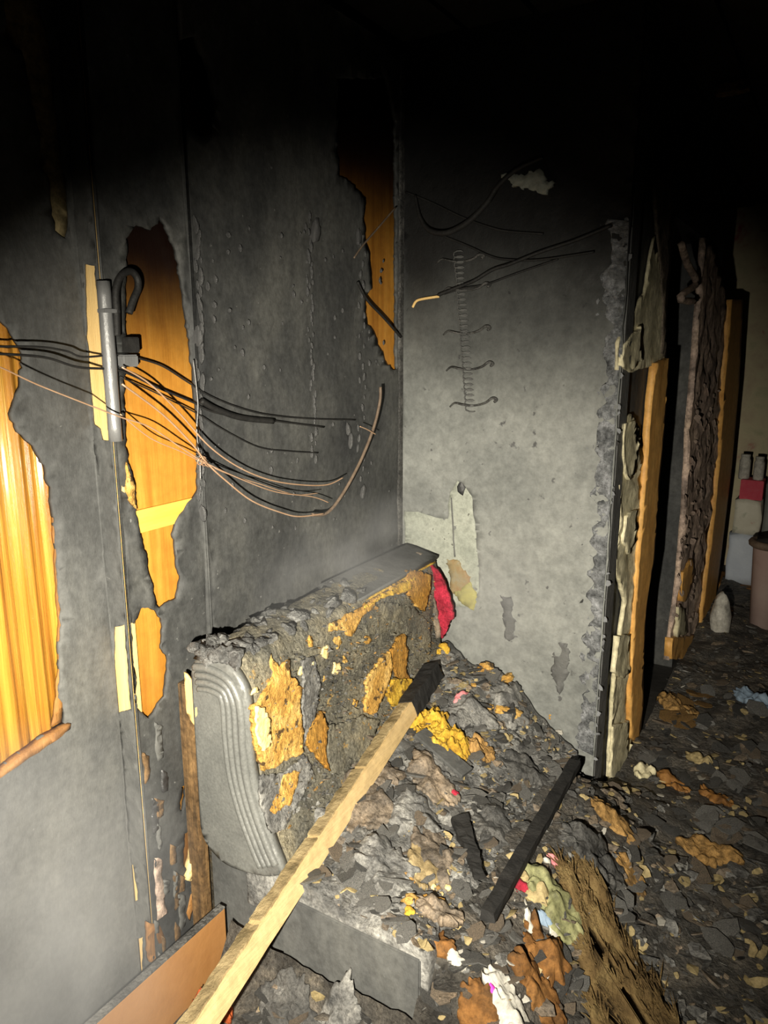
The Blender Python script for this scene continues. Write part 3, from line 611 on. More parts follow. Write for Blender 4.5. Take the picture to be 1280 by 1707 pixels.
# flakes and shreds on the seat
rs = random.Random(8)
for i in range(170):
    x = rs.uniform(-1.05, -.62); y = rs.uniform(1.17, 2.18)
    if x < -.80 and y < 1.5 and False: continue
    me = rs.choice(rs.choice([fk_grey, fk_char, fk_char, fk_brown, fk_grey])); o = bpy.data.objects.new('char_flake', me); COL.objects.link(o); o.parent = sofa
    s = rs.uniform(.008, .034); o.location = Vector((x, y, seat_z(x, y) + .002)) - Vector(sofa.location)
    o.scale = (s * 1.5, s, s * .8); o.rotation_euler = (rs.uniform(-.5, .5), rs.uniform(-.5, .5), rs.uniform(0, 6.28))
def seat_pt(px, py, dz=0.0):
    d = ray(px, py); lo_, hi_ = .6, 3.4
    for _ in range(40):
        m_ = (lo_ + hi_) / 2; q = CAM + d * m_
        if q.z < seat_z(q.x, q.y): hi_ = m_
        else: lo_ = m_
    q = CAM + d * lo_; return Vector((q.x, q.y, seat_z(q.x, q.y) + dz))
# grey padding sheets folded on the seat near the backrest
def cloth(name, c, sx, sy, amp, m, parent=None, seed=0, rz=0.0, hfun=None, n=26, th=.006, fold=14):
    """crumpled scrap with thickness, lying on the surface below"""
    V, Fc = [], []; cs, sn = math.cos(rz), math.sin(rz)
    for j in range(n + 1):
        for i in range(n + 1):
            u = (i / n - .5) * 2; v = (j / n - .5) * 2
            r = max(abs(u), abs(v)); a = math.atan2(v, u)
            k = 1 + .42 * noise.noise(Vector((math.cos(a) * 1.6 + seed, math.sin(a) * 1.6, seed))) + .28 * noise.noise(Vector((math.cos(a) * 5 + seed, math.sin(a) * 6, seed)))
            # square to disc
            uu, vv = u * math.sqrt(max(0, 1 - v * v / 2)) * k, v * math.sqrt(max(0, 1 - u * u / 2)) * k
            lx, ly = uu * sx, vv * sy; x = c[0] + lx * cs - ly * sn; y = c[1] + lx * sn + ly * cs
            z0 = hfun(x, y) if hfun else c[2]
            q = Vector((x, y, seed)); f = abs(fbm(q, fold, 3, seed)) * amp * (1 - .5 * r ** 3)
            V.append((x, y, z0 + th + f + amp * .25 * (1 - r * r)))
    m1 = n + 1
    for j in range(n):
        for i in range(n): a = j * m1 + i; Fc.append((a, a + 1, a + m1 + 1, a + m1))
    rg = [i for i in range(m1)] + [j * m1 + n for j in range(1, m1)] + [n * m1 + i for i in range(n - 1, -1, -1)] + [j * m1 for j in range(n - 1, 0, -1)]
    bb = len(V)
    for k in rg: V.append((V[k][0], V[k][1], V[k][2] - th - amp * .3))
    L_ = len(rg)
    for k in range(L_): Fc.append((rg[k], bb + k, bb + (k + 1) % L_, rg[(k + 1) % L_]))
    Fc.append(tuple(bb + k for k in range(L_))[::-1])
    return mk(name, V, Fc, m, parent, True)
for (px, py, sx, sy, m, s) in [(560, 1310, .09, .07, 'char_brown', 1), (600, 1350, .08, .07, 'char_brown', 2), (540, 1360, .06, .05, 'char_grey', 3), (690, 1360, .07, .06, 'char_grey', 4), (640, 1290, .05, .05, 'char_brown', 5), (720, 1420, .09, .05, 'char_brown', 6), (640, 1440, .08, .06, 'char_grey', 7), (780, 1190, .09, .06, 'char_grey', 8), (850, 1170, .08, .06, 'char_grey', 9), (720, 1300, .09, .05, 'char_brown', 10), (880, 1290, .07, .05, 'char', 11), (820, 1380, .06, .05, 'char', 12), (705, 1455, .055, .035, 'bark', 13), (730, 1520, .05, .03, 'char_brown', 14)]:
    c = seat_pt(px, py); cloth('padding_shred', c, sx, sy, .030, M[m], sofa, s * 3.3, s * .9, seat_z)

# ================================================================== THINGS ON THE SOFA
def chunk(name, px, py, s, m, label, cat, group=None, seed=0, hf=None, flat=.55, dz=0.0, sub=3, rough=.7):
    p = hf(px, py) if hf else seat_pt(px, py)
    e = lump(name, (p.x, p.y, p.z + s * flat * .55 + dz), (s, s * .8, s * flat), m, None, seed, sub, rough, (0, 0, seed))
    return tag(e, label, cat, group)
cloth_o = cloth('foam_chunk', seat_pt(715, 1205), .055, .035, .045, M['foam_yellow'], None, 4.4, 1.0, seat_z, fold=30); tag(cloth_o, 'torn yellow foam slab on the seat beside the batten tip', 'foam')
cloth_o = cloth('foam_chunk', seat_pt(745, 1235), .075, .045, .05, M['foam_yellow'], None, 6.1, .4, seat_z, fold=34); tag(cloth_o, 'largest crumbling yellow foam lump in the middle of the seat', 'foam')
cloth_o = cloth('foam_chunk', seat_pt(800, 1255), .04, .035, .03, M['foam_brown'], None, 7.7, .2, seat_z, fold=30); tag(cloth_o, 'scorched olive foam scrap next to the large yellow lump', 'foam')
pq = onface(735, 1082)
o = lump('foam_chunk', pq + Vector((.012, -.01, 0)), (.020, .024, .028), M['foam_yellow'], None, 9.2, 3, 1.1); tag(o, 'small crumpled bright yellow scrap stuck to the backrest end', 'foam')
G = 'small orange foam bits on the far half of the seat'
for i, (x, y, s) in enumerate([(812, 1112, .022), (800, 1118, .016), (845, 1132, .026), (835, 1185, .024), (855, 1190, .028), (815, 1180, .018), (790, 1143, .012)]):
    chunk('foam_bit', x, y, s, M['foam'], 'small orange foam bit lying on the sooty far half of the seat', 'foam', G, i * 2.3, flat=.4)
chunk('foam_bit', 922, 1195, .024, M['foam'], 'lone orange foam bit at the foot of grey wall on seat corner', 'foam', None, 17.2, flat=.6)
chunk('foam_bit', 932, 1222, .012, M['white'], 'tiny pale crumb under the lone orange foam bit', 'crumb', None, 18.2, flat=.6)
G = 'tan foam crumbs on the near half of the seat'
for i in range(16):
    chunk('foam_crumb', 665 + rs.uniform(0, 85), 1425 + rs.uniform(0, 60), rs.uniform(.007, .014), M['foam_pale'] if i % 3 else M['foam_brown'], 'tan foam crumb in the scatter on the near seat', 'crumb', G, i * 1.9, flat=.6, sub=2)
for i, (x, y, s) in enumerate([(685, 1502, .018), (705, 1500, .014), (735, 1508, .016)]):
    chunk('foam_crumb', x, y, s, M['foam'], 'orange foam bit near the front corner of the seat', 'foam', 'orange bits at the front corner of the seat', i * 3.7 + 1, flat=.5, sub=2)
chunk('foam_crumb', 682, 1520, .014, M['foam_yellow'], 'bright yellow foam crumb beside the orange bits at the seat corner', 'foam', None, 2.9, flat=.4, sub=2)
# red and pink cloth scraps
c = seat_pt(785, 1055); c = Vector((-.995, 2.12, .60))
o = cloth('cloth_scrap', seat_pt(782, 1062), .03, .022, .04, M['red'], None, 3.1, .6, seat_z, 18, fold=24); tag(o, 'crimson cloth scrap at the foot of the red cover strip', 'cloth')
o = cloth('cloth_scrap', seat_pt(768, 1165), .032, .012, .02, M['pink'], None, 5.2, 1.2, seat_z, 16, fold=24); tag(o, 'faded pink cloth shred among grey padding', 'cloth')
o = cloth('cloth_scrap', seat_pt(758, 1328), .014, .010, .012, M['red'], None, 8.2, .2, seat_z, 14, fold=24); tag(o, 'tiny red cloth scrap in middle of the charred seat', 'cloth')
# solid jet black bar along the front of the seat
def stick(name, a, b, w, h, m, parent=None, amp=.003, nseg=24, seed=0.0, up=Vector((0, 0, 1)), taper=(1, 1)):
    a, b = Vector(a), Vector(b); t = (b - a).normalized(); s = t.cross(up).normalized(); u = s.cross(t)
    V, Fc = [], []
    prof_ = [(-1, -1), (0, -1.03), (1, -1), (1.03, 0), (1, 1), (0, 1.03), (-1, 1), (-1.03, 0)]
    for i in range(nseg + 1):
        k = i / nseg; p = a.lerp(b, k); tp = taper[0] + (taper[1] - taper[0]) * k
        for (e, f) in prof_:
            q = p + s * e * w / 2 * tp + u * f * h / 2 * tp
            q += noise.noise_vector(q * 30 + Vector((seed, 0, 0))) * amp + noise.noise_vector(q * 90) * amp * .5
            V.append(q)
    m8 = 8
    for i in range(nseg):
        for k in range(m8): Fc.append((i * m8 + k, i * m8 + (k + 1) % m8, (i + 1) * m8 + (k + 1) % m8, (i + 1) * m8 + k))
    Fc.append(tuple(range(m8))[::-1]); Fc.append(tuple(nseg * m8 + k for k in range(m8)))
    o = mk(name, V, Fc, m, parent)
    bmq = bmesh.new(); bmq.from_mesh(o.data); bmesh.ops.recalc_face_normals(bmq, faces=bmq.faces[:]); bmq.to_mesh(o.data); bmq.free()
    return o
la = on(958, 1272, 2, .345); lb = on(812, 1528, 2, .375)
o = stick('black_bar', la, lb, .034, .024, M['charcoal'], None, .004); tag(o, 'straight jet black bar lying along front edge of the seat', 'lath')
sa = seat_pt(700, 1232, .022); sb_ = seat_pt(778, 1300, .020)
o = stick('charred_plank', sa, sb_, .05, .012, M['char_panel'], None, .001); tag(o, 'short flat smooth charred plank lying by the yellow foam', 'plank')
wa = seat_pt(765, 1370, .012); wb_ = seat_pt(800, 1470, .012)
o = stick('black_bar', wa, wb_, .04, .02, M['charcoal'], None, .006, taper=(1.1, .7)); tag(o, 'short thick jet black piece in middle of the seat', 'lath')  # second, shorter near-black bar, tapering, in mid seat

# ================================================================== LEANING BATTEN, BOARD, POST
tip = on(682, 1180, 0, -1.015); low = CAM + ray(336, 1700) * 1.43
dirb = (low - tip).normalized(); foot = tip + dirb * ((tip.z - .02) / -dirb.z)
bat = empty('wooden_batten', foot); tag(bat, 'long pale wooden batten with black tip leaning on the sofa', 'batten')
vw = (CAM - (tip + low) / 2); vw = (vw - dirb * vw.dot(dirb)).normalized(); upb = Matrix.Rotation(R(-40), 3, dirb) @ vw
stick('shaft', tip, foot, .046, .046, M['batten'], bat, .0015, 60, 2.0, upb)
# bark left on the upper left edge, in three lengths
tdir = dirb; sdir = tdir.cross(upb).normalized(); udir = sdir.cross(tdir)
L = (foot - tip).length
side = sdir if sdir.dot(RT) < 0 else -sdir
lf = [v for v in (sdir, -sdir, udir, -udir) if v.dot(vw) > .2 and v.dot(RT) < 0][0]; ot = [v for v in (sdir, -sdir, udir, -udir) if v.dot(vw) > .2 and v.dot(RT) >= 0][0]
for k, (a, b_) in enumerate([(.012, .30), (.31, .55), (.56, .80), (.81, 1.25)]):
    stick('bark', tip + dirb * a + lf * .022 - ot * .004, tip + dirb * b_ + lf * .022 - ot * .004, .036, .010, M['bark'], bat, .0035, 40, 5.0 + k, lf)
cb = tip - dirb * .10 + Vector((.0, .03, .03))
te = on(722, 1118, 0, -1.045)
stick('black_tip', tip + dirb * .008, te, .052, .050, M['charcoal'], bat, .005, 14, 9.0, upb, (1.0, 1.1))  # near-black end piece continuing the shaft upward
bd = box('brown_board', (-1.165, .20, .005), (-1.147, 1.125, .252), M['brown_board'], None, .002)
tag(bd, 'plain brown board standing on edge along the left wall', 'board')
edge = box('dark_edge', (-1.1655, .20, .2515), (-1.1465, 1.125, .257), M['char'], bd, .001)
bpo = empty('corner_post', (-1.275, 1.165, 0)); tag(bpo, 'narrow scorched wooden post between the left wall and sofa end', 'post')
box('post_body', (-1.298, 1.155, .005), (-1.25, 1.18, .80), M['post'], bpo, .002, .001, 8)
sheet('bare_patch', rag(PY([(309, 1118), (320, 1133), (336, 1130), (337, 1205), (326, 1208), (314, 1190)], 1.155), .008, .002, 97), [], plane_y(1.155), .012, .006, .001, 20, M['wood_pale'], bpo)

# ================================================================== CABLES AND FITTINGS
def wire(name, pts, r_, m, label, xs, cat='wire', group=None):
    n = len(pts); P = []
    for i, (px, py) in enumerate(pts):
        x = xs[0] + (xs[1] - xs[0]) * i / (n - 1) if isinstance(xs, tuple) else xs
        P.append(on(px, py, 0, x))
    o = tube(name, P, r_, M[m], None, 6, 6); return tag(o, label, cat, group)
wire('copper_wire', [(203, 612), (250, 640), (300, 690), (350, 745), (400, 780), (450, 800), (500, 808), (545, 808), (572, 796)], .0020, 'copper', 'bare copper wire forming the uppermost of the pale sagging arcs', (-1.255, -1.235))
wire('copper_wire', [(-40, 600), (0, 612), (60, 640), (130, 668), (200, 695), (250, 712), (300, 745), (340, 770), (400, 798), (460, 820), (520, 828), (548, 838)], .0016, 'copper', 'bare copper wire running from wall panel past the moulding into the sagging bundle', (-1.255, -1.235))
wire('copper_wire', [(203, 640), (270, 690), (320, 740), (345, 772), (375, 800), (420, 835), (470, 855), (500, 861), (540, 856)], .0022, 'copper', 'bare copper wire sagging lowest under the bundle', (-1.25, -1.235))
wire('copper_wire', [(200, 690), (250, 730), (300, 752), (340, 772), (380, 790), (430, 806), (490, 824), (530, 822)], .0013, 'copper', 'thinnest copper wire in the middle of the sagging bundle', (-1.26, -1.24))
wire('burnt_cable', [(520, 858), (545, 855), (570, 825), (600, 770), (622, 715), (633, 670), (634, 645)], .0050, 'cable_brown', 'thick brown burnt cable curving up the wall from the wire ends', -1.24, 'cable')
wire('wire_tie', [(600, 711), (612, 716), (626, 724)], .0018, 'copper', 'short bare wire end crossing the thick brown cable', -1.23)
tie = empty('cable_tie', on(338, 770, 0, -1.25)); tag(tie, 'pale tangled knot where the copper wires cross the panel seam', 'wire')
for i in range(4):
    p = on(336 + i * 4, 768 + i * 2, 0, -1.25); tube('wire_loop', [p + Vector((.004 * math.sin(k), .012 * math.cos(k + i), .010 * math.sin(k + i * .6))) for k in [j * .8 for j in range(9)]], .0014, M['copper'], tie, 5, 3)
wire('dark_line', [(-40, 578), (60, 578), (110, 585), (140, 595), (205, 590), (230, 597), (270, 610), (310, 635), (350, 660), (400, 680), (450, 692), (520, 698), (592, 700)], .0022, 'cable', 'black line highest of those across the orange panel', (-1.297, -1.293))  # dark lines: thin near-black tubes almost flush with the wall
wire('dark_line', [(-40, 588), (70, 595), (130, 612), (200, 618), (260, 645), (320, 670), (360, 688), (430, 698), (540, 712)], .0026, 'cable', 'black line drooping just under the topmost black one', (-1.296, -1.292))
wire('dark_line', [(200, 628), (260, 655), (330, 690), (370, 715), (430, 745), (480, 752), (530, 755)], .0018, 'cable', 'black line lowest of the dark ones across the burnt panel', (-1.296, -1.292))
wire('thick_dark_line', [(335, 668), (360, 682), (400, 696), (455, 702)], .0080, 'cable', 'short thick black stub fused with the dark lines', -1.290, 'cable')  # thicker near-black tube where the dark lines merge
wire('dark_line', [(590, 430), (604, 410), (630, 380), (660, 345)], .0028, 'cable_brown', 'thin brown wire slanting up across the orange strip in corner', -1.285)
wire('dark_line', [(596, 470), (612, 500), (640, 530), (668, 562)], .0042, 'cable', 'dark wire slanting down across the orange strip in corner', -1.285)
wire('thin_cord', [(322, 600), (328, 650), (330, 680), (328, 720), (333, 765), (334, 800)], .0018, 'metal', 'thin pale cord hanging down the panel seam', -1.285, 'cord')
# conduit with bracket and loop
cd = empty('cable_conduit', (XB + .02, YS + .02, 1.40)); tag(cd, 'grey metal conduit on the edge of panel with cable loop above', 'conduit')
p0 = on(193, 735, 0, XB + .018); ptop = on(187, 470, 0, XB + .018)
tube('pipe', [(XB + .018, p0.y, p0.z), (XB + .018, p0.y, (p0.z + ptop.z) / 2), (XB + .018, p0.y, ptop.z)], .014, M['metal'], cd, 12, 4, .001)
box('bracket', (XB + .01, p0.y - .014, on(193, 520, 0, XB).z - .004), (XB + .036, p0.y + .022, on(193, 520, 0, XB).z + .004), M['metal'], cd, .001)
jb = on(212, 575, 0, XB + .02)
box('junction_box', (XB + .008, jb.y - .006, jb.z - .016), (XB + .034, jb.y + .022, jb.z + .016), M['cable'], cd, .002)
box('clip', (XB + .008, jb.y - .02, jb.z - .045), (XB + .030, jb.y + .02, jb.z - .02), M['metal'], cd, .003)
tube('cable_loop', [on(x, y, 0, XB + .03) for (x, y) in [(195, 560), (194, 520), (193, 485), (200, 462), (216, 452), (228, 462), (230, 480), (222, 500), (215, 522)]], .0075, M['cable'], cd, 8, 6)
# cables against the back wall
def wireb(name, pts, r_, m, label, ys, cat='cable'):
    n = len(pts); P = [on(px, py, 1, ys[0] + (ys[1] - ys[0]) * i / (n - 1)) for i, (px, py) in enumerate(pts)]
    o = tube(name, P, r_, M[m], None, 6, 6); return tag(o, label, cat)
wireb('hanging_cable', [(692, 325), (700, 362), (716, 384), (745, 388), (780, 370), (810, 340), (830, 310), (862, 282), (905, 262)], lambda t: .004 + .006 * math.sin(t * 3.1), 'cable', 'thick black cable looping in front of the upper grey wall', (YB - .03, YB - .12))
wireb('hanging_cable', [(676, 320), (720, 338), (770, 362), (820, 380), (850, 386), (905, 390)], .0035, 'cable', 'black cable crossing behind the thick loop on the grey wall', (YB - .016, YB - .03))
wireb('hanging_cable', [(735, 392), (780, 410), (820, 428), (850, 433), (900, 433), (990, 420)], .0035, 'cable', 'thin black cable sagging just above the coil strip', (YB - .018, YB - .04))
wireb('hanging_cable', [(730, 492), (760, 480), (790, 468), (820, 450), (850, 440), (900, 420), (960, 400), (1020, 375)], .0055, 'cable', 'black cable rising across the coil strip towards the passage', (YB - .04, YB - .05))
wireb('hanging_cable', [(740, 490), (775, 480), (810, 474), (860, 456), (930, 432)], .0030, 'cable', 'thinner black cable branching under the one rising to the passage', (YB - .03, YB - .03))
wireb('cable_end', [(688, 512), (694, 502), (706, 498), (732, 494)], .0045, 'wood_pale', 'bare tan cable end curling by the room corner', (YB - .03, YB - .04))
# coil strip with hooks
coil = empty('coil_strip', on(784, 690, 1, YB)); tag(coil, 'burnt vertical spring-like coil with curled hooks fixed on grey wall', 'coil')
pts = []
for i in range(0, 241):
    k = i / 240; c = on(764 + 20 * k, 420 + 265 * k, 1, YB - .012); a = k * 2 * math.pi * 30
    r_ = .011 + .006 * (.5 + .5 * nz(Vector((k * 9, 0, 0)), 1))
    pts.append(c + Vector((math.cos(a) * r_ * 1.2, -abs(math.sin(a)) * .010, math.sin(a) * .006)))
tube('spring', pts, .0022, M['plaster_dark'], coil, 5, 0)
for (x, y) in [(765, 432), (775, 480), (775, 552), (780, 612), (786, 672)]:
    q = [(x - 36, y + 6), (x - 28, y), (x - 14, y + 3), (x + 4, y + 4), (x + 22, y), (x + 34, y - 8), (x + 42, y - 6), (x + 38, y - 2)]
    tube('hook', [on(a, b, 1, YB - .014 - .010 * (i % 3)) for i, (a, b) in enumerate(q)], lambda t: .0028 + .002 * t, M['char'], coil, 6, 5)

# ================================================================== FLOOR DEBRIS
def floor_z(x, y):
    v = Vector((x, y, 0))
    base = .035 + .05 * ss(.3, -.5, x) * ss(3.0, 1.5, y)
    base += .24 * ss(-.18, -.58, x) * ss(1.02, 1.22, y) * ss(2.6, 1.9, y)
    return max(.004, base + .030 * fbm(v, 3.2, 4, 3.0) + .022 * abs(nz(v, 9, 6.0)) + .012 * abs(nz(v, 24, 2.0)))
verts, faces = [], []; gx, gy = 150, 240
X0, X1, Ya, Yb_ = -1.13, 1.6, .15, 5.6
def inside(x, y):
    if y > YB - .0 and x < XP + .012: return False
    if x < -.625 and 1.13 < y: return False
    return True
idx = {}
for j in range(gy + 1):
    for i in range(gx + 1):
        x = X0 + (X1 - X0) * i / gx; y = Ya + (Yb_ - Ya) * j / gy
        if inside(x, y): idx[(i, j)] = len(verts); verts.append((x, y, floor_z(x, y)))
for j in range(gy):
    for i in range(gx):
        q = [(i, j), (i + 1, j), (i + 1, j + 1), (i, j + 1)]
        if all(k in idx for k in q): faces.append([idx[k] for k in q])
o = mk('ash_layer', verts, faces, M['debris'], fl, True); tag(o, 'uneven layer of black ash and rubble', None, None, 'stuff')
def floor_pt(px, py, dz=0.0):
    d = ray(px, py); lo_, hi_ = .6, 7.0
    for _ in range(44):
        m_ = (lo_ + hi_) / 2; q = CAM + d * m_
        if q.z < floor_z(q.x, q.y): hi_ = m_
        else: lo_ = m_
    q = CAM + d * lo_; return Vector((q.x, q.y, floor_z(q.x, q.y) + dz))
rd = random.Random(99)
def scatter(n, regs, meshes, smin, smax, name, label, cat, group):
    for i in range(n):
        r_ = rd.choice(regs); px, py = rd.uniform(r_[0], r_[1]), rd.uniform(r_[2], r_[3]); p = floor_pt(px, py)
        if not inside(p.x - .04, p.y + .04) or p.x < -1.05: continue
        o = bpy.data.objects.new(name, rd.choice(meshes)); COL.objects.link(o); s = rd.uniform(smin, smax)
        o.location = p + Vector((0, 0, s * .02)); o.scale = (s * rd.uniform(1, 1.8), s, s * rd.uniform(.5, 1)); o.rotation_euler = (rd.uniform(-.4, .4), rd.uniform(-.4, .4), rd.uniform(0, 6.28))
        tag(o, label, cat, group)
near = [(690, 960, 1540, 1707), (780, 1000, 1450, 1650)]; mid = [(990, 1280, 1250, 1600), (1060, 1280, 1120, 1400)]; lowl = [(420, 680, 1640, 1720)]
scatter(110, near + lowl, fk_char + fk_grey + fk_brown, .010, .030, 'char_flake', 'thin curled charred flake in the rubble in front of the sofa', 'flake', 'charred flakes in front of the sofa')
scatter(120, mid, fk_char + fk_brown + fk_grey, .014, .045, 'char_flake', 'thin curled charred flake in the rubble along the passage', 'flake', 'charred flakes along the passage')
fk_tan = protos(M['foam_brown'], 3, 600); fk_white = protos(M['white'], 3, 700); fk_beige = protos(M['beige'], 3, 800)
scatter(14, [(1080, 1180, 1150, 1200), (1100, 1150, 1180, 1215)], fk_tan, .02, .05, 'wood_splinter', 'tan burnt chip in the pile beside the peeling trim', 'chip', 'tan chips beside the peeling trim')
scatter(34, near, fk_white + fk_beige, .005, .014, 'pale_crumb', 'pale crumb in the rubble in front of the sofa', 'crumb', 'pale crumbs in front of the sofa')
scatter(30, mid, fk_white + fk_beige, .008, .018, 'pale_crumb', 'pale crumb in the rubble along the passage', 'crumb', 'pale crumbs along the passage')
def rag_scrap(px, py, sx, sy, amp, m, label, cat='cloth', seed=1.0, rz=0.0, fold=16, name='cloth_scrap', n=20):
    o = cloth(name, floor_pt(px, py), sx, sy, amp, M[m], None, seed, rz, floor_z, n, fold=fold); return tag(o, label, cat)
rag_scrap(868, 1478, .022, .018, .02, 'red', 'bright red cloth scrap in front of the seat', seed=2.2)
rag_scrap(925, 1440, .020, .012, .015, 'pink', 'dusty pink scrap with pale end beside the wall foot', seed=3.3)
rag_scrap(912, 1438, .010, .007, .01, 'white', 'tiny white paper scrap touching the dusty pink scrap', 'paper', 3.9)
rag_scrap(925, 1510, .07, .045, .05, 'green', 'crumpled olive green cloth on rubble in front of the sofa', seed=4.4)
rag_scrap(892, 1490, .045, .03, .035, 'beige', 'beige cloth fold between red scrap and olive cloth', seed=5.1)
rag_scrap(905, 1535, .022, .012, .02, 'blue', 'small teal blue scrap under the olive cloth', seed=5.5)
rag_scrap(885, 1555, .050, .010, .02, 'white', 'narrow white strip lying under the olive cloth', 'paper', 6.1, -.9)
rag_scrap(925, 1555, .020, .016, .03, 'white', 'small white peaked scrap on the orange cloth', 'paper', 6.6)
rag_scrap(912, 1600, .060, .045, .06, 'orange_cloth', 'rust orange cloth heap beside the brown fibrous rug', seed=7.1)
rag_scrap(895, 1650, .055, .04, .05, 'orange_cloth', 'darker rust cloth fold below the rust orange heap', seed=7.9)
rag_scrap(800, 1690, .040, .035, .05, 'orange_cloth', 'orange cloth lump beside the cream rag', seed=8.3)
rag_scrap(850, 1685, .055, .04, .045, 'white', 'cream rag crumpled on the rubble by the orange lump', seed=9.2, fold=28)
rag_scrap(822, 1668, .018, .012, .02, 'magenta', 'small magenta scrap between the orange lump and cream rag', seed=9.9)
rag_scrap(725, 1572, .045, .025, .025, 'orange_cloth', 'flat rusty scrap by the seat front corner', seed=10.3)
rag_scrap(760, 1602, .028, .012, .012, 'white', 'silvery white scrap below the flat rusty scrap', 'paper', 10.9, -.3)
rag_scrap(355, 1690, .05, .03, .06, 'ember_red', 'reddish orange charred lump beside foot of the batten', 'lump', 11.5, fold=28, name='charred_lump')
rag_scrap(1020, 1365, .07, .04, .04, 'foam_brown', 'tan foam slab on the floor at the passage corner', 'foam', 12.2, name='foam_slab')
rag_scrap(1075, 1290, .055, .03, .04, 'cream', 'fallen cream plaster sheet leaning at the passage wall foot', 'plaster', 12.8, 1.2, name='plaster_sheet')
rag_scrap(1125, 1180, .10, .05, .04, 'foam_brown', 'tan splintered board scrap in the passage', 'wood', 13.5, -.5, fold=30, name='board_scrap')
rag_scrap(1258, 1172, .12, .045, .05, 'blue', 'blue grey plastic sheet piece in the passage', 'plastic', 14.1, -.7, name='plastic_sheet')
rag_scrap(1170, 1270, .07, .025, .03, 'beige', 'beige strip of wallpaper on the passage floor', 'paper', 14.9, -.6, name='paper_strip')
rag_scrap(1120, 1310, .07, .03, .03, 'scorched', 'scorched reddish board bit on the passage floor', 'wood', 15.6, -.5, name='board_scrap')
rag_scrap(1190, 1330, .06, .03, .03, 'scorched', 'scorched brown chip near the beige wallpaper strip', 'wood', 16.6, -.5, name='board_scrap')
rag_scrap(1180, 1430, .08, .05, .05, 'foam_brown', 'dull tan padding lump farther along the rubble', 'foam', 17.3, name='foam_slab')
rag_scrap(1050, 1460, .045, .03, .04, 'foam_brown', 'tan padding lump at edge of the black sack', 'foam', 17.9, name='foam_slab')
rag_scrap(985, 1425, .08, .055, .06, 'char', 'limp black burnt sack on the floor by the wall end', 'sack', 18.4, .6, name='burnt_sack')
rag_scrap(480, 1690, .07, .05, .03, 'char', 'black charred sheet on the floor in front of the sofa end', 'sheet', 19.3, name='charred_sheet')
rag_scrap(560, 1700, .05, .04, .04, 'char_grey', 'grey ashen lump on the floor in front of the sofa end', 'lump', 19.8, name='ash_lump')
def rubble(name, n, pick, meshes, smin, smax, mats, parent, seed):
    """thousands of crumbs joined into one part"""
    r_ = random.Random(seed); V, Fc, MI = [], [], []
    src = [([v.co.copy() for v in me.vertices], [tuple(p.vertices) for p in me.polygons]) for me in meshes]
    for i in range(n):
        p = pick(r_)
        if p is None: continue
        vs_, fs_ = r_.choice(src); s_ = smin + (smax - smin) * r_.random() ** 2.2
        Mx = Matrix.Rotation(r_.uniform(0, 6.28), 3, 'Z') @ Matrix.Rotation(r_.uniform(-.7, .7), 3, 'X'); st_ = Vector((s_ * r_.uniform(1, 2.2), s_, s_ * r_.uniform(.5, 1.2)))
        b_ = len(V); mi = r_.randrange(len(mats))
        V += [Vector(p) + Mx @ Vector((v.x * st_.x, v.y * st_.y, v.z * st_.z)) for v in vs_]
        Fc += [tuple(b_ + k for k in f) for f in fs_]; MI += [mi] * len(fs_)
    me = bpy.data.meshes.new(name); me.from_pydata([tuple(v) for v in V], [], Fc); me.update()
    for m in mats: me.materials.append(m)
    me.polygons.foreach_set('material_index', MI)
    o = link_mesh(name, me, None, parent); o['kind'] = 'stuff'; return o
def pick_floor(r_):
    y = r_.uniform(.5, 4.9) if r_.random() < .6 else r_.uniform(.6, 2.2); x = r_.uniform(-1.0, .9)
    if not inside(x - .02, y + .02): return None
    return (x, y, floor_z(x, y))
def pick_seat(r_):
    x = r_.uniform(-1.07, -.61); y = r_.uniform(1.16, 2.2)
    if x < -.74 and y < 1.75 and r_.random() < .75: return None
    return (x, y, seat_z(x, y))
rubble('rubble', 9000, pick_floor, fk_char[:3] + fk_grey[:2], .004, .024, [M['char'], M['char_grey'], M['char_brown'], M['debris'], M['char'], M['beige']], fl, 5)
rubble('ash_crumbs', 4200, pick_seat, fk_char[:3] + fk_grey[:2], .003, .015, [M['char'], M['char_grey'], M['char_brown'], M['char_grey'], M['crust'], M['beige']], sofa, 6)
def pick_back(r_):
    y = Y0 + .03 + (Y1 - Y0 - .05) * r_.random(); z = r_.uniform(.45, .885); return (face_x(y, z) + .002, y, z)
rubble('cover_crumbs', 2600, pick_back, fk_char[:3] + fk_grey[:2], .002, .009, [M['cover'], M['cover'], M['char_grey'], M['char'], M['cover'], M['char_brown'], M['foam_brown'], M['crust'], M['cover']], sofa, 7)
# brown fibrous rug heap
rug = cloth('fibre_rug', floor_pt(1050, 1690), .10, .25, .06, M['fibre'], None, 21.3, .85, floor_z, 40, fold=16); tag(rug, 'shaggy brown fibrous rug bunched on the floor', 'rug')
rfi = random.Random(77); V, Fc = [], []
rm = rug.data
for i in range(5000):
    v = rm.vertices[rfi.randrange(41 * 41)].co; a = 2.35 + rfi.gauss(0, .25); l = rfi.uniform(.04, .10)
    dx, dy = math.cos(a) * l, math.sin(a) * l; wv = Vector((-math.sin(a), math.cos(a), 0)) * .0015
    p = Vector(v) + Vector((rfi.uniform(-.006, .006), rfi.uniform(-.006, .006), -.001)); k = len(V)
    mid_ = p + Vector((dx * .5, dy * .5, rfi.uniform(.003, .009))); end = p + Vector((dx, dy, rfi.uniform(-.004, .003)))
    V += [p - wv, p + wv, mid_ + wv, mid_ - wv, end]; Fc += [(k, k + 1, k + 2, k + 3), (k + 3, k + 2, k + 4)]
fb = mk('fibres', V, Fc, M['fibre'], rug); fb['kind'] = 'stuff'

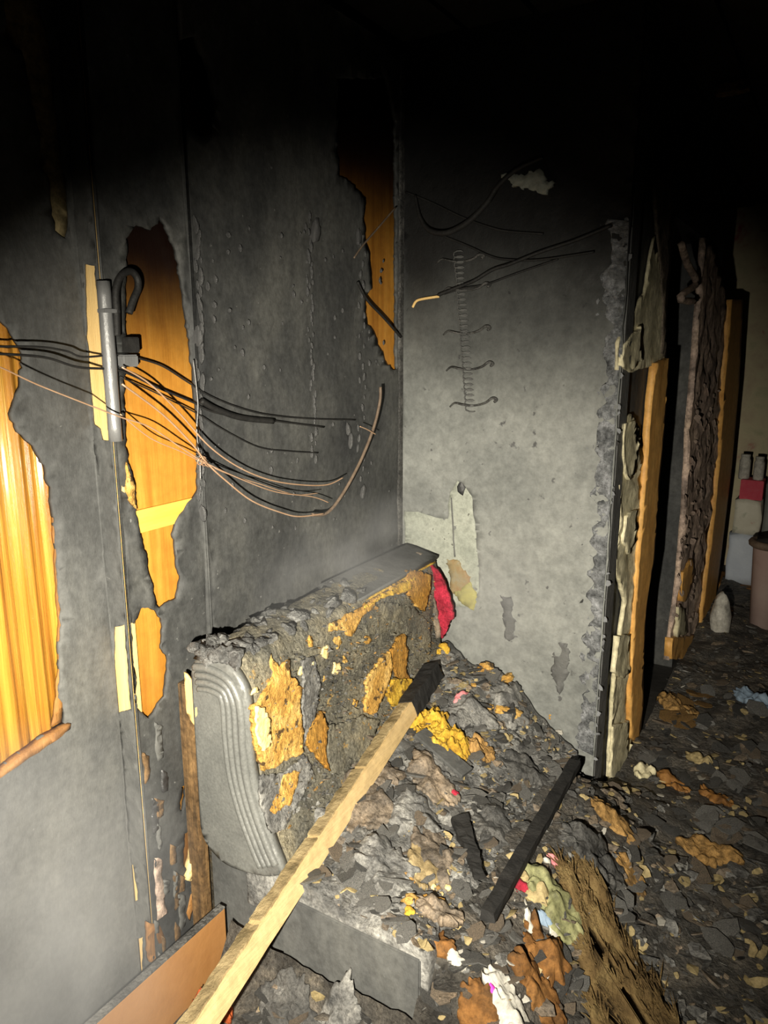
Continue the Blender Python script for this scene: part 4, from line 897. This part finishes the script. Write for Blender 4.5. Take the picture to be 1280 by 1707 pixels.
# ================================================================== FAR END OF THE PASSAGE
def at_y(px, py, y): return on(px, py, 1, y)
def can(name, px, y, z0, z1, r_, m, label, cat, group=None, lid=None):
    p = at_y(px, 800, y); root = empty(name, (p.x, y, z0)); tag(root, label, cat, group)
    V, Fc = [], []; n = 16; pr = [(0, 0), (.92, 0), (1, .06), (1, .80), (.86, .88), (.80, .90), (.80, 1.0), (0, 1.0)]
    for (a, h) in pr:
        for k in range(n): t = 6.2832 * k / n; V.append((p.x + a * r_ * math.cos(t), y + a * r_ * math.sin(t), z0 + h * (z1 - z0)))
    for i in range(len(pr) - 1):
        for k in range(n): Fc.append((i * n + k, i * n + (k + 1) % n, (i + 1) * n + (k + 1) % n, (i + 1) * n + k))
    mk('body', V, Fc, M[m], root, True)
    if lid: tube('lid', [(p.x, y, z1 - .004), (p.x, y, z1 + .012)], r_ * .84, M[lid], root, 16, 0)
    return root
YF = 5.35
zf = lambda py, px=1240, y=YF: at_y(px, py, y).z
xf = lambda px, y=YF: at_y(px, 880, y).x
zt = zf(968)
tb = empty('low_bench', (xf(1245), YF, 0)); tag(tb, 'low brown wooden bench carrying packs at the passage end', 'bench')
box('seat_board', (xf(1195), YF - .16, zt - .05), (xf(1330), YF + .16, zt), M['scorched'], tb, .004)
for sx in (xf(1200), xf(1325)):
    for sy in (-.13, .13): box('leg', (sx - .02, YF + sy - .02, 0.0), (sx + .02, YF + sy + .02, zt - .048), M['scorched'], tb, .003)
def soft_box(name, x0, x1, y0, y1, z0, z1, m, label, cat):
    bm = bmesh.new(); bmesh.ops.create_cube(bm, size=1); bmesh.ops.subdivide_edges(bm, edges=bm.edges[:], cuts=6, use_grid_fill=True)
    for v in bm.verts:
        c = v.co * 2; k = 1 - .12 * (abs(c.x * c.y) + abs(c.y * c.z) + abs(c.x * c.z)) / 3
        c = c * k; v.co = Vector(((x0 + x1) / 2 + c.x * (x1 - x0) / 2, (y0 + y1) / 2 + c.y * (y1 - y0) / 2, (z0 + z1) / 2 + c.z * (z1 - z0) / 2))
        v.co += noise.noise_vector(v.co * 9) * .012
        if c.z < -.8: v.co.z = z0
    me = bpy.data.meshes.new(name); bm.to_mesh(me); bm.free(); o = link_mesh(name, me, m, None, True); return tag(o, label, cat)
soft_box('white_sack', xf(1218), xf(1266), YF - .10, YF + .10, zt, zf(885), M['pack_blue'], 'pale bluish white sack sitting on the low bench', 'sack')
soft_box('printed_bag', xf(1222), xf(1268), YF - .09, YF + .09, zf(886), zf(828), M['pack_print'], 'printed cream bag with red and green marks on the white sack', 'bag')
bx = box('red_pack', (xf(1228), YF - .07, zf(829)), (xf(1266), YF + .07, zf(797)), M['pack_red'], None, .004); tag(bx, 'crimson red pack on top of the printed bag', 'pack')
can('white_jar', 1239, YF, zf(798), zf(760), .034, 'white', 'white jar standing on the red pack', 'jar', 'white jars on the red pack', 'white')
can('white_jar', 1263, YF - .01, zf(798), zf(762), .032, 'white', 'white jar standing on the red pack', 'jar', 'white jars on the red pack', 'white')
# grey bundle next to the pack
soft_box('grey_bundle', xf(1270), xf(1320), YF - .1, YF + .1, zt, zf(790), M['grey_plastic'], 'dull grey green bundle beside the red pack', 'bundle')
# bucket nearer the camera
YK = 4.55; zk = lambda py: at_y(1275, py, YK).z; xk = lambda px: at_y(px, 950, YK).x
bc = empty('bucket', (xk(1282), YK, 0)); tag(bc, 'pinkish grey bucket with dark rim at the passage end', 'bucket')
V, Fc = [], []; n = 24; r1 = xk(1282) - xk(1250); zb, zt2 = 0.006, zk(905)
for (a, z) in [(0, zb), (.72, zb), (1.0, zt2), (1.04, zt2 + .005), (.96, zt2 + .004), (.70, zb + .03), (0, zb + .03)]:
    for k in range(n): t = 6.2832 * k / n; V.append((xk(1282) + a * r1 * math.cos(t), YK + a * r1 * math.sin(t), z))
for i in range(6):
    for k in range(n): Fc.append((i * n + k, i * n + (k + 1) % n, (i + 1) * n + (k + 1) % n, (i + 1) * n + k))
mk('body', V, Fc, M['bucket'], bc, True)
tube('rim', [(xk(1282) + r1 * 1.04 * math.cos(6.2832 * k / 24), YK + r1 * 1.04 * math.sin(6.2832 * k / 24), zt2) for k in range(25)], .022, M['cable_brown'], bc, 8, 0)
lump('contents', (xk(1282), YK, zt2 - .01), (r1 * .85, r1 * .85, .07), M['charcoal'], bc, 4.0, 3, .5)
pw = at_y(1202, 1020, 4.3)
o = lump('white_bag', (pw.x, 4.3, .13), (.05, .06, .135), M['white'], None, 6.6, 3, .25); tag(o, 'small white plastic bag on floor beside the orange trim', 'bag')
# burnt bracket hanging in the doorway and chip on the ceiling
o = tube('bent_strap', [on(x, y, 0, XP + .03) for (x, y) in [(1136, 408), (1146, 440), (1158, 462), (1158, 476), (1138, 490), (1136, 500), (1156, 502)]], lambda t: .014, M['ash_post'], None, 6, 5, .004); tag(o, 'bent pale metal strap hanging at the dark doorway', 'strap')
o = stick('charred_chip', on(1195, 152, 2, 2.50), on(1250, 142, 2, 2.50), .05, .03, M['foam_brown'], None, .006); tag(o, 'small tan wood chip caught at the ceiling boards', 'chip')

# ================================================================== SMOKE hanging in the corner
def smoke(name, c, rad, dens, label, seed):
    bm = bmesh.new(); bmesh.ops.create_icosphere(bm, subdivisions=3, radius=1)
    me = bpy.data.meshes.new(name); bm.to_mesh(me); bm.free()
    m = bpy.data.materials.new(name); m.use_nodes = True; nt = m.node_tree; N = nt.nodes; L = nt.links
    N.remove(N['Principled BSDF']); out = N['Material Output']
    vol = N.new('ShaderNodeVolumeScatter'); vol.inputs['Color'].default_value = (.86, .88, .92, 1); vol.inputs['Anisotropy'].default_value = -.1
    tc = N.new('ShaderNodeTexCoord'); gr = N.new('ShaderNodeTexGradient'); gr.gradient_type = 'SPHERICAL'; L.new(tc.outputs['Object'], gr.inputs[0])
    nn = N.new('ShaderNodeTexNoise'); nn.inputs['Scale'].default_value = 1.8; nn.inputs['Detail'].default_value = 3
    mp = N.new('ShaderNodeMapping'); mp.inputs['Location'].default_value = (seed, seed, 0); L.new(tc.outputs['Object'], mp.inputs[0]); L.new(mp.outputs[0], nn.inputs[0])
    rm_ = N.new('ShaderNodeMapRange'); rm_.inputs[1].default_value = .35; rm_.inputs[2].default_value = .7; L.new(nn.outputs[0], rm_.inputs[0])
    mu = N.new('ShaderNodeMath'); mu.operation = 'MULTIPLY'; L.new(gr.outputs[1], mu.inputs[0]); L.new(rm_.outputs[0], mu.inputs[1])
    m2 = N.new('ShaderNodeMath'); m2.operation = 'MULTIPLY'; L.new(mu.outputs[0], m2.inputs[0]); m2.inputs[1].default_value = dens
    L.new(m2.outputs[0], vol.inputs['Density']); L.new(vol.outputs[0], out.inputs['Volume'])
    o = link_mesh(name, me, m); o.location = c; o.scale = rad
    return tag(o, label, 'smoke', None, 'stuff')
smoke('smoke_wisp', (-1.12, .60, .50), (.24, .40, .50), 1.9, 'thin grey smoke drifting low in front of the left wall panel', 2.0)
smoke('smoke_wisp', (-1.12, 1.72, 1.0), (.17, .55, .20), 1.5, 'faint smoke rising off the top of the burnt sofa back', 5.0)
smoke('smoke_wisp', (-.84, 2.06, .82), (.17, .17, .26), 2.0, 'faint smoke wisp above the debris against the grey wall', 9.0)

# ------------------------------------------------------------------ pieces belong to their part (thing > part > piece)
def adopt(thing_, part_, names):
    for o in list(thing_.children):
        if o is part_ or o.name.split('.')[0] not in names: continue
        off = Vector(thing_.location) if o.matrix_parent_inverse.is_identity else Vector((0, 0, 0))
        base = Vector(part_.location) if part_.matrix_parent_inverse.is_identity else Vector((0, 0, 0))
        o.parent = part_; o.matrix_parent_inverse = Matrix.Identity(4); o.location = o.location + off - base
def kid(p, n): return [c for c in p.children if c.name.split('.')[0] == n]
adopt(sofa, kid(sofa, 'end_panel')[0], {'moulding'})
adopt(sofa, kid(sofa, 'seat')[0], {'char_flake', 'padding_shred', 'ash_crumbs'})
adopt(sofa, bk, {'foam_patch', 'burnt_cover', 'cover_crumbs', 'crust_lump', 'top_cap', 'edge_bead'})
adopt(wb, kid(wb, 'plaster_coat')[0], {'plaster_flake', 'scorch_stain', 'soot_patch', 'drip', 'blister'})
sk = max(kid(wl, 'burnt_skin'), key=lambda o: max(v.co.y for v in o.data.vertices)); adopt(wl, sk, {'blister'})
